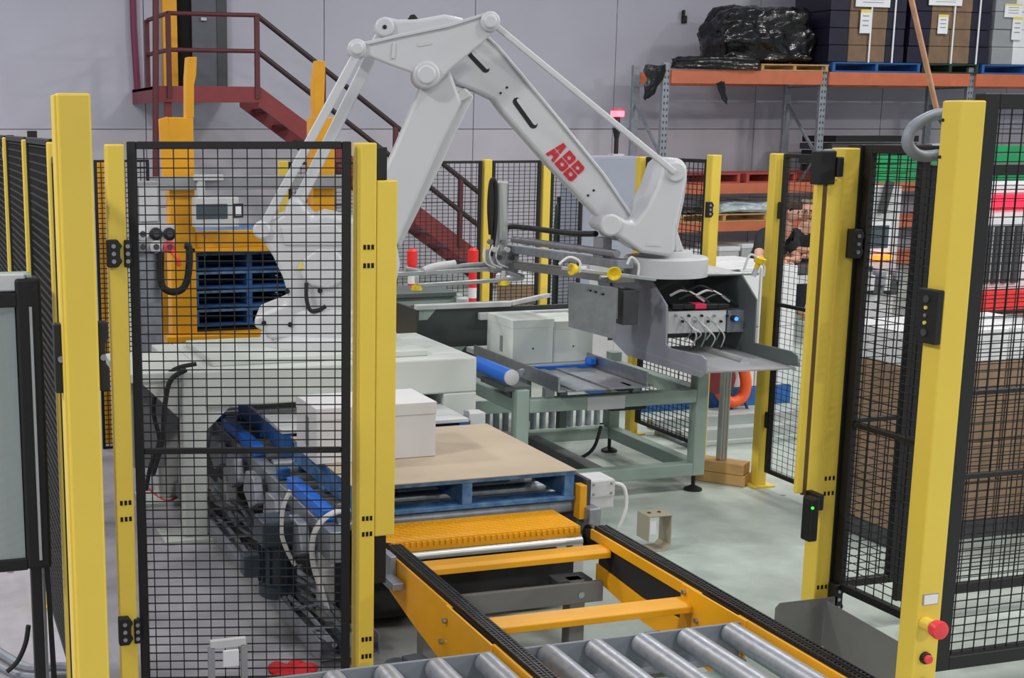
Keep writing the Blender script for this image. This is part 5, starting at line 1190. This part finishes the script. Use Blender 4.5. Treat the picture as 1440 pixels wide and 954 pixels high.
# copper pole, hose arch, conduit
q0, q1 = PY(1268, -60, 5.2), PY(1317, 154, 5.2)
tag(MB().cyl(q1, q0, .012, 10).build('copper_pole', 'copper', smooth=True), 'slanting copper coloured pole above the emergency stop post', 'pole')
yq = 4.35
hp = [PY(a, b, yq) for a, b in ((1330, 160), (1310, 163), (1285, 178), (1276, 198), (1283, 213), (1300, 220), (1330, 216))]
tag(MB().tube(hp, .022, 12).build('hose_arch', 'hose_grey', smooth=True), 'thick grey hose arching out of the emergency stop post', 'hose')
hc = MB().cyl(PY(1158, 214, YB + .04), PY(1330, 205, YB + .04), .012, 10).build('conduit', 'hose_grey', smooth=True); tag(hc, 'grey conduit along the top of the right mesh panel', 'conduit')
yy = 12.0
for x in (g_(1180, 190, 15).x, g_(1480, 190, 15).x):
    pass
# ================================================================== PEOPLE
def person(label, J, shirt_cols, face, hair_style, loc):
    t = thing('person', label, 'person', loc)
    def skin(name, chain, mt, sub=2, rootk=0):
        vs, es, rs = [], [], []
        idx = {}
        for ch in chain:
            prev = None
            for k, (p, r) in enumerate(ch):
                key = tuple(round(c, 4) for c in p)
                if key not in idx: idx[key] = len(vs); vs.append(V(p) - V(loc)); rs.append(r)
                if prev is not None and prev != idx[key]: es.append((prev, idx[key]))
                prev = idx[key]
        me = bpy.data.meshes.new(name); me.from_pydata([tuple(v) for v in vs], es, [])
        o = bpy.data.objects.new(name, me); COL.objects.link(o); o.parent = t; o['_o'] = tuple(loc)
        o.modifiers.new('skin', 'SKIN')
        for i, r in enumerate(rs): me.skin_vertices[0].data[i].radius = (r, r) if not isinstance(r, tuple) else r; me.skin_vertices[0].data[i].use_root = (i == 0)
        s = o.modifiers.new('sub', 'SUBSURF'); s.levels = s.render_levels = sub
        me.materials.append(M[mt]); o.modifiers['skin'].use_smooth_shade = True
        return o
    g = J
    body = skin('body', [
        [(g['pelvis'], .15), (g['waist'], .14), (g['chest'], .165), (g['neck'], .062), (g['head0'], .055)],
        [(g['pelvis'], .15), (g['hipL'], .10), (g['kneeL'], .07), (g['ankL'], .05), (g['toeL'], .04)],
        [(g['pelvis'], .15), (g['hipR'], .10), (g['kneeR'], .07), (g['ankR'], .05), (g['toeR'], .04)],
        [(g['chest'], .165), (g['shL'], .075), (g['elL'], .05), (g['wrL'], .032), (g['paL'], .036)],
        [(g['chest'], .165), (g['shR'], .075), (g['elR'], .05), (g['wrR'], .032), (g['paR'], .036)]], 'skin')
    sh2 = skin('shirt', [
        [(g['pelvis'], .165), (g['waist'], .158), (g['chest'], .182), (tuple(V(g['chest']).lerp(V(g['neck']), .6)), .09)],
        [(g['chest'], .182), (g['shL'], .092), (tuple(V(g['shL']).lerp(V(g['elL']), .8)), .072)],
        [(g['chest'], .182), (g['shR'], .092), (tuple(V(g['shR']).lerp(V(g['elR']), .8)), .072)]], 'shirt')
    skin('trousers', [[(g['pelvis'], .162), (g['hipL'], .112), (g['kneeL'], .085), (g['ankL'], .07)], [(g['pelvis'], .162), (g['hipR'], .112), (g['kneeR'], .085), (g['ankR'], .07)]], 'trousers')
    # fingers
    for s in ('L', 'R'):
        pa, wr = V(g['pa' + s]), V(g['wr' + s]); d = (pa - wr).normalized(); side = d.cross(V((0, 0, 1))).normalized(); dn = side.cross(d)
        for k in range(4):
            b = pa + side * (.022 * (k - 1.5)) + d * .01; L = (.05, .058, .054, .042)[k]
            skin('finger', [[(tuple(b), .009), (tuple(b + d * L * .6), .0085), (tuple(b + d * L + V((0, 0, -.018))), .007)]], 'skin', 1)
        b = pa - d * .02 + side * .03; skin('thumb', [[(tuple(b), .010), (tuple(b + side * .025 + d * .02), .009), (tuple(b + side * .03 + d * .045), .008)]], 'skin', 1)
    hc2 = V(g['head']); fd = V(face).normalized(); sd2 = fd.cross(V((0, 0, 1))).normalized(); up2 = sd2.cross(fd)
    m = MB(); rings = []
    for k in range(15):
        th = math.pi * k / 14; ring = []
        for i in range(20):
            ph2 = 2 * math.pi * i / 20; u = math.sin(th) * math.cos(ph2); v = math.sin(th) * math.sin(ph2); w3 = -math.cos(th)
            jaw = 1 - .22 * max(0, -w3) ** 1.5
            p = sd2 * (u * .075 * jaw) + fd * (v * .095 * (jaw if v < 0 else 1 - .08 * max(0, -w3))) + up2 * (w3 * .118)
            if v > .75 and -.25 < w3 < .1: p += fd * .012 * (v - .75) / .25
            ring.append(hc2 + p)
        rings.append(ring)
    hd = MB().loft(rings).build('head', 'skin', t, smooth=True)
    MB().prism([hc2 + fd * .09 + sd2 * .016 - up2 * .035, hc2 + fd * .09 - sd2 * .016 - up2 * .035, hc2 + fd * .09 + up2 * .02], fd * .022).build('nose', 'skin', hd, bev=.006)
    for sg in (-1, 1):
        MB().ball(hc2 + fd * .084 + sd2 * (.03 * sg) + up2 * .008, .011, .011, .007, 10, 6).build('eye', 'hole', hd, smooth=True)
        MB().ball(hc2 + sd2 * (.076 * sg) - up2 * .005 - fd * .005, .012, .02, .032, 10, 6).build('ear', 'skin', hd, smooth=True)
        MB().obox(hc2 + fd * .09 + sd2 * (.03 * sg) + up2 * .026, sd2 * .016, fd * .004, up2 * .004).build('eyebrow', 'hair', hd)
    MB().obox(hc2 + fd * .09 - up2 * .062, sd2 * .022, fd * .004, up2 * .005).build('mouth', 'rag', hd, bev=.002)
    rings = []
    for k in range(9):
        th = math.pi * (.5 if hair_style == 'short' else .34) * (1 - k / 8) ; ring = []
        for i in range(20):
            ph2 = 2 * math.pi * i / 20; u = math.sin(th) * math.cos(ph2); v = math.sin(th) * math.sin(ph2); w3 = math.cos(th)
            zz3 = w3 * .128 + (.05 if v > .2 and k < 3 else 0)
            ring.append(hc2 + sd2 * (u * .082) + fd * (v * .10 - .008) + up2 * zz3)
        rings.append(ring)
    MB().loft(rings).build('hair', 'hair' if hair_style == 'short' else 'hair_grey', hd, smooth=True)
    if hair_style != 'short':
        for sg in (-1, 1): MB().tube([hc2 + fd * .102 + sd2 * (.03 * sg) + sd2 * (.018 * math.cos(a)) + up2 * (.008 + .014 * math.sin(a)) for a in [2 * math.pi * k / 10 for k in range(10)]], .003, 6, closed=True).build('spectacle_rim', 'dark_grey', hd)
    return t
def pj(a, b, y): return tuple(PY(a, b, y))
y_ = 12.75
p1 = dict(head=pj(1115, 298, y_ - .1), head0=pj(1111, 310, y_), neck=pj(1105, 317, y_ + .03), chest=pj(1087, 336, y_ + .16), waist=pj(1074, 362, y_ + .45), pelvis=pj(1066, 372, y_ + .7),
          shL=pj(1072, 332, y_ + .05), elL=pj(1066, 364, y_ - .2), wrL=pj(1096, 370, y_ - .42), paL=pj(1108, 370, y_ - .46),
          shR=pj(1112, 332, y_ + .12), elR=pj(1122, 366, y_ - .1), wrR=pj(1112, 366, y_ - .32), paR=pj(1104, 365, y_ - .36))
def legs(d, spread=.12):
    P = V(d['pelvis'])
    for s, sg in (('L', -1), ('R', 1)):
        d['hip' + s] = (P.x + sg * .09, P.y, P.z - .08); d['knee' + s] = (P.x + sg * spread, P.y - .03, P.z * .5); d['ank' + s] = (P.x + sg * spread, P.y + .02, .09); d['toe' + s] = (P.x + sg * spread, P.y - .16, .045)
legs(p1)
person('man in a black polo shirt leaning on his forearms at the work table', p1, None, (.35, -.95, -.25), 'short', (p1['pelvis'][0], p1['pelvis'][1], 0))
y_ = 12.98
p2 = dict(head=pj(1133, 297, y_ - .1), head0=pj(1133, 310, y_), neck=pj(1133, 316, y_ + .03), chest=pj(1133, 335, y_ + .14), waist=pj(1136, 360, y_ + .4), pelvis=pj(1140, 372, y_ + .6),
          shL=pj(1115, 329, y_ + .08), elL=pj(1112, 352, y_ - .18), wrL=pj(1134, 352, y_ - .4), paL=pj(1145, 352, y_ - .42),
          shR=pj(1153, 330, y_ + .08), elR=pj(1160, 356, y_ - .15), wrR=pj(1140, 360, y_ - .35), paR=pj(1128, 361, y_ - .38))
legs(p2)
person('man with spectacles and crossed forearms beside the other leaning man', p2, None, (-.3, -.95, -.15), 'receding', (p2['pelvis'][0], p2['pelvis'][1], 0))
for o in bpy.data.objects:
    if '_o' in o: del o['_o']
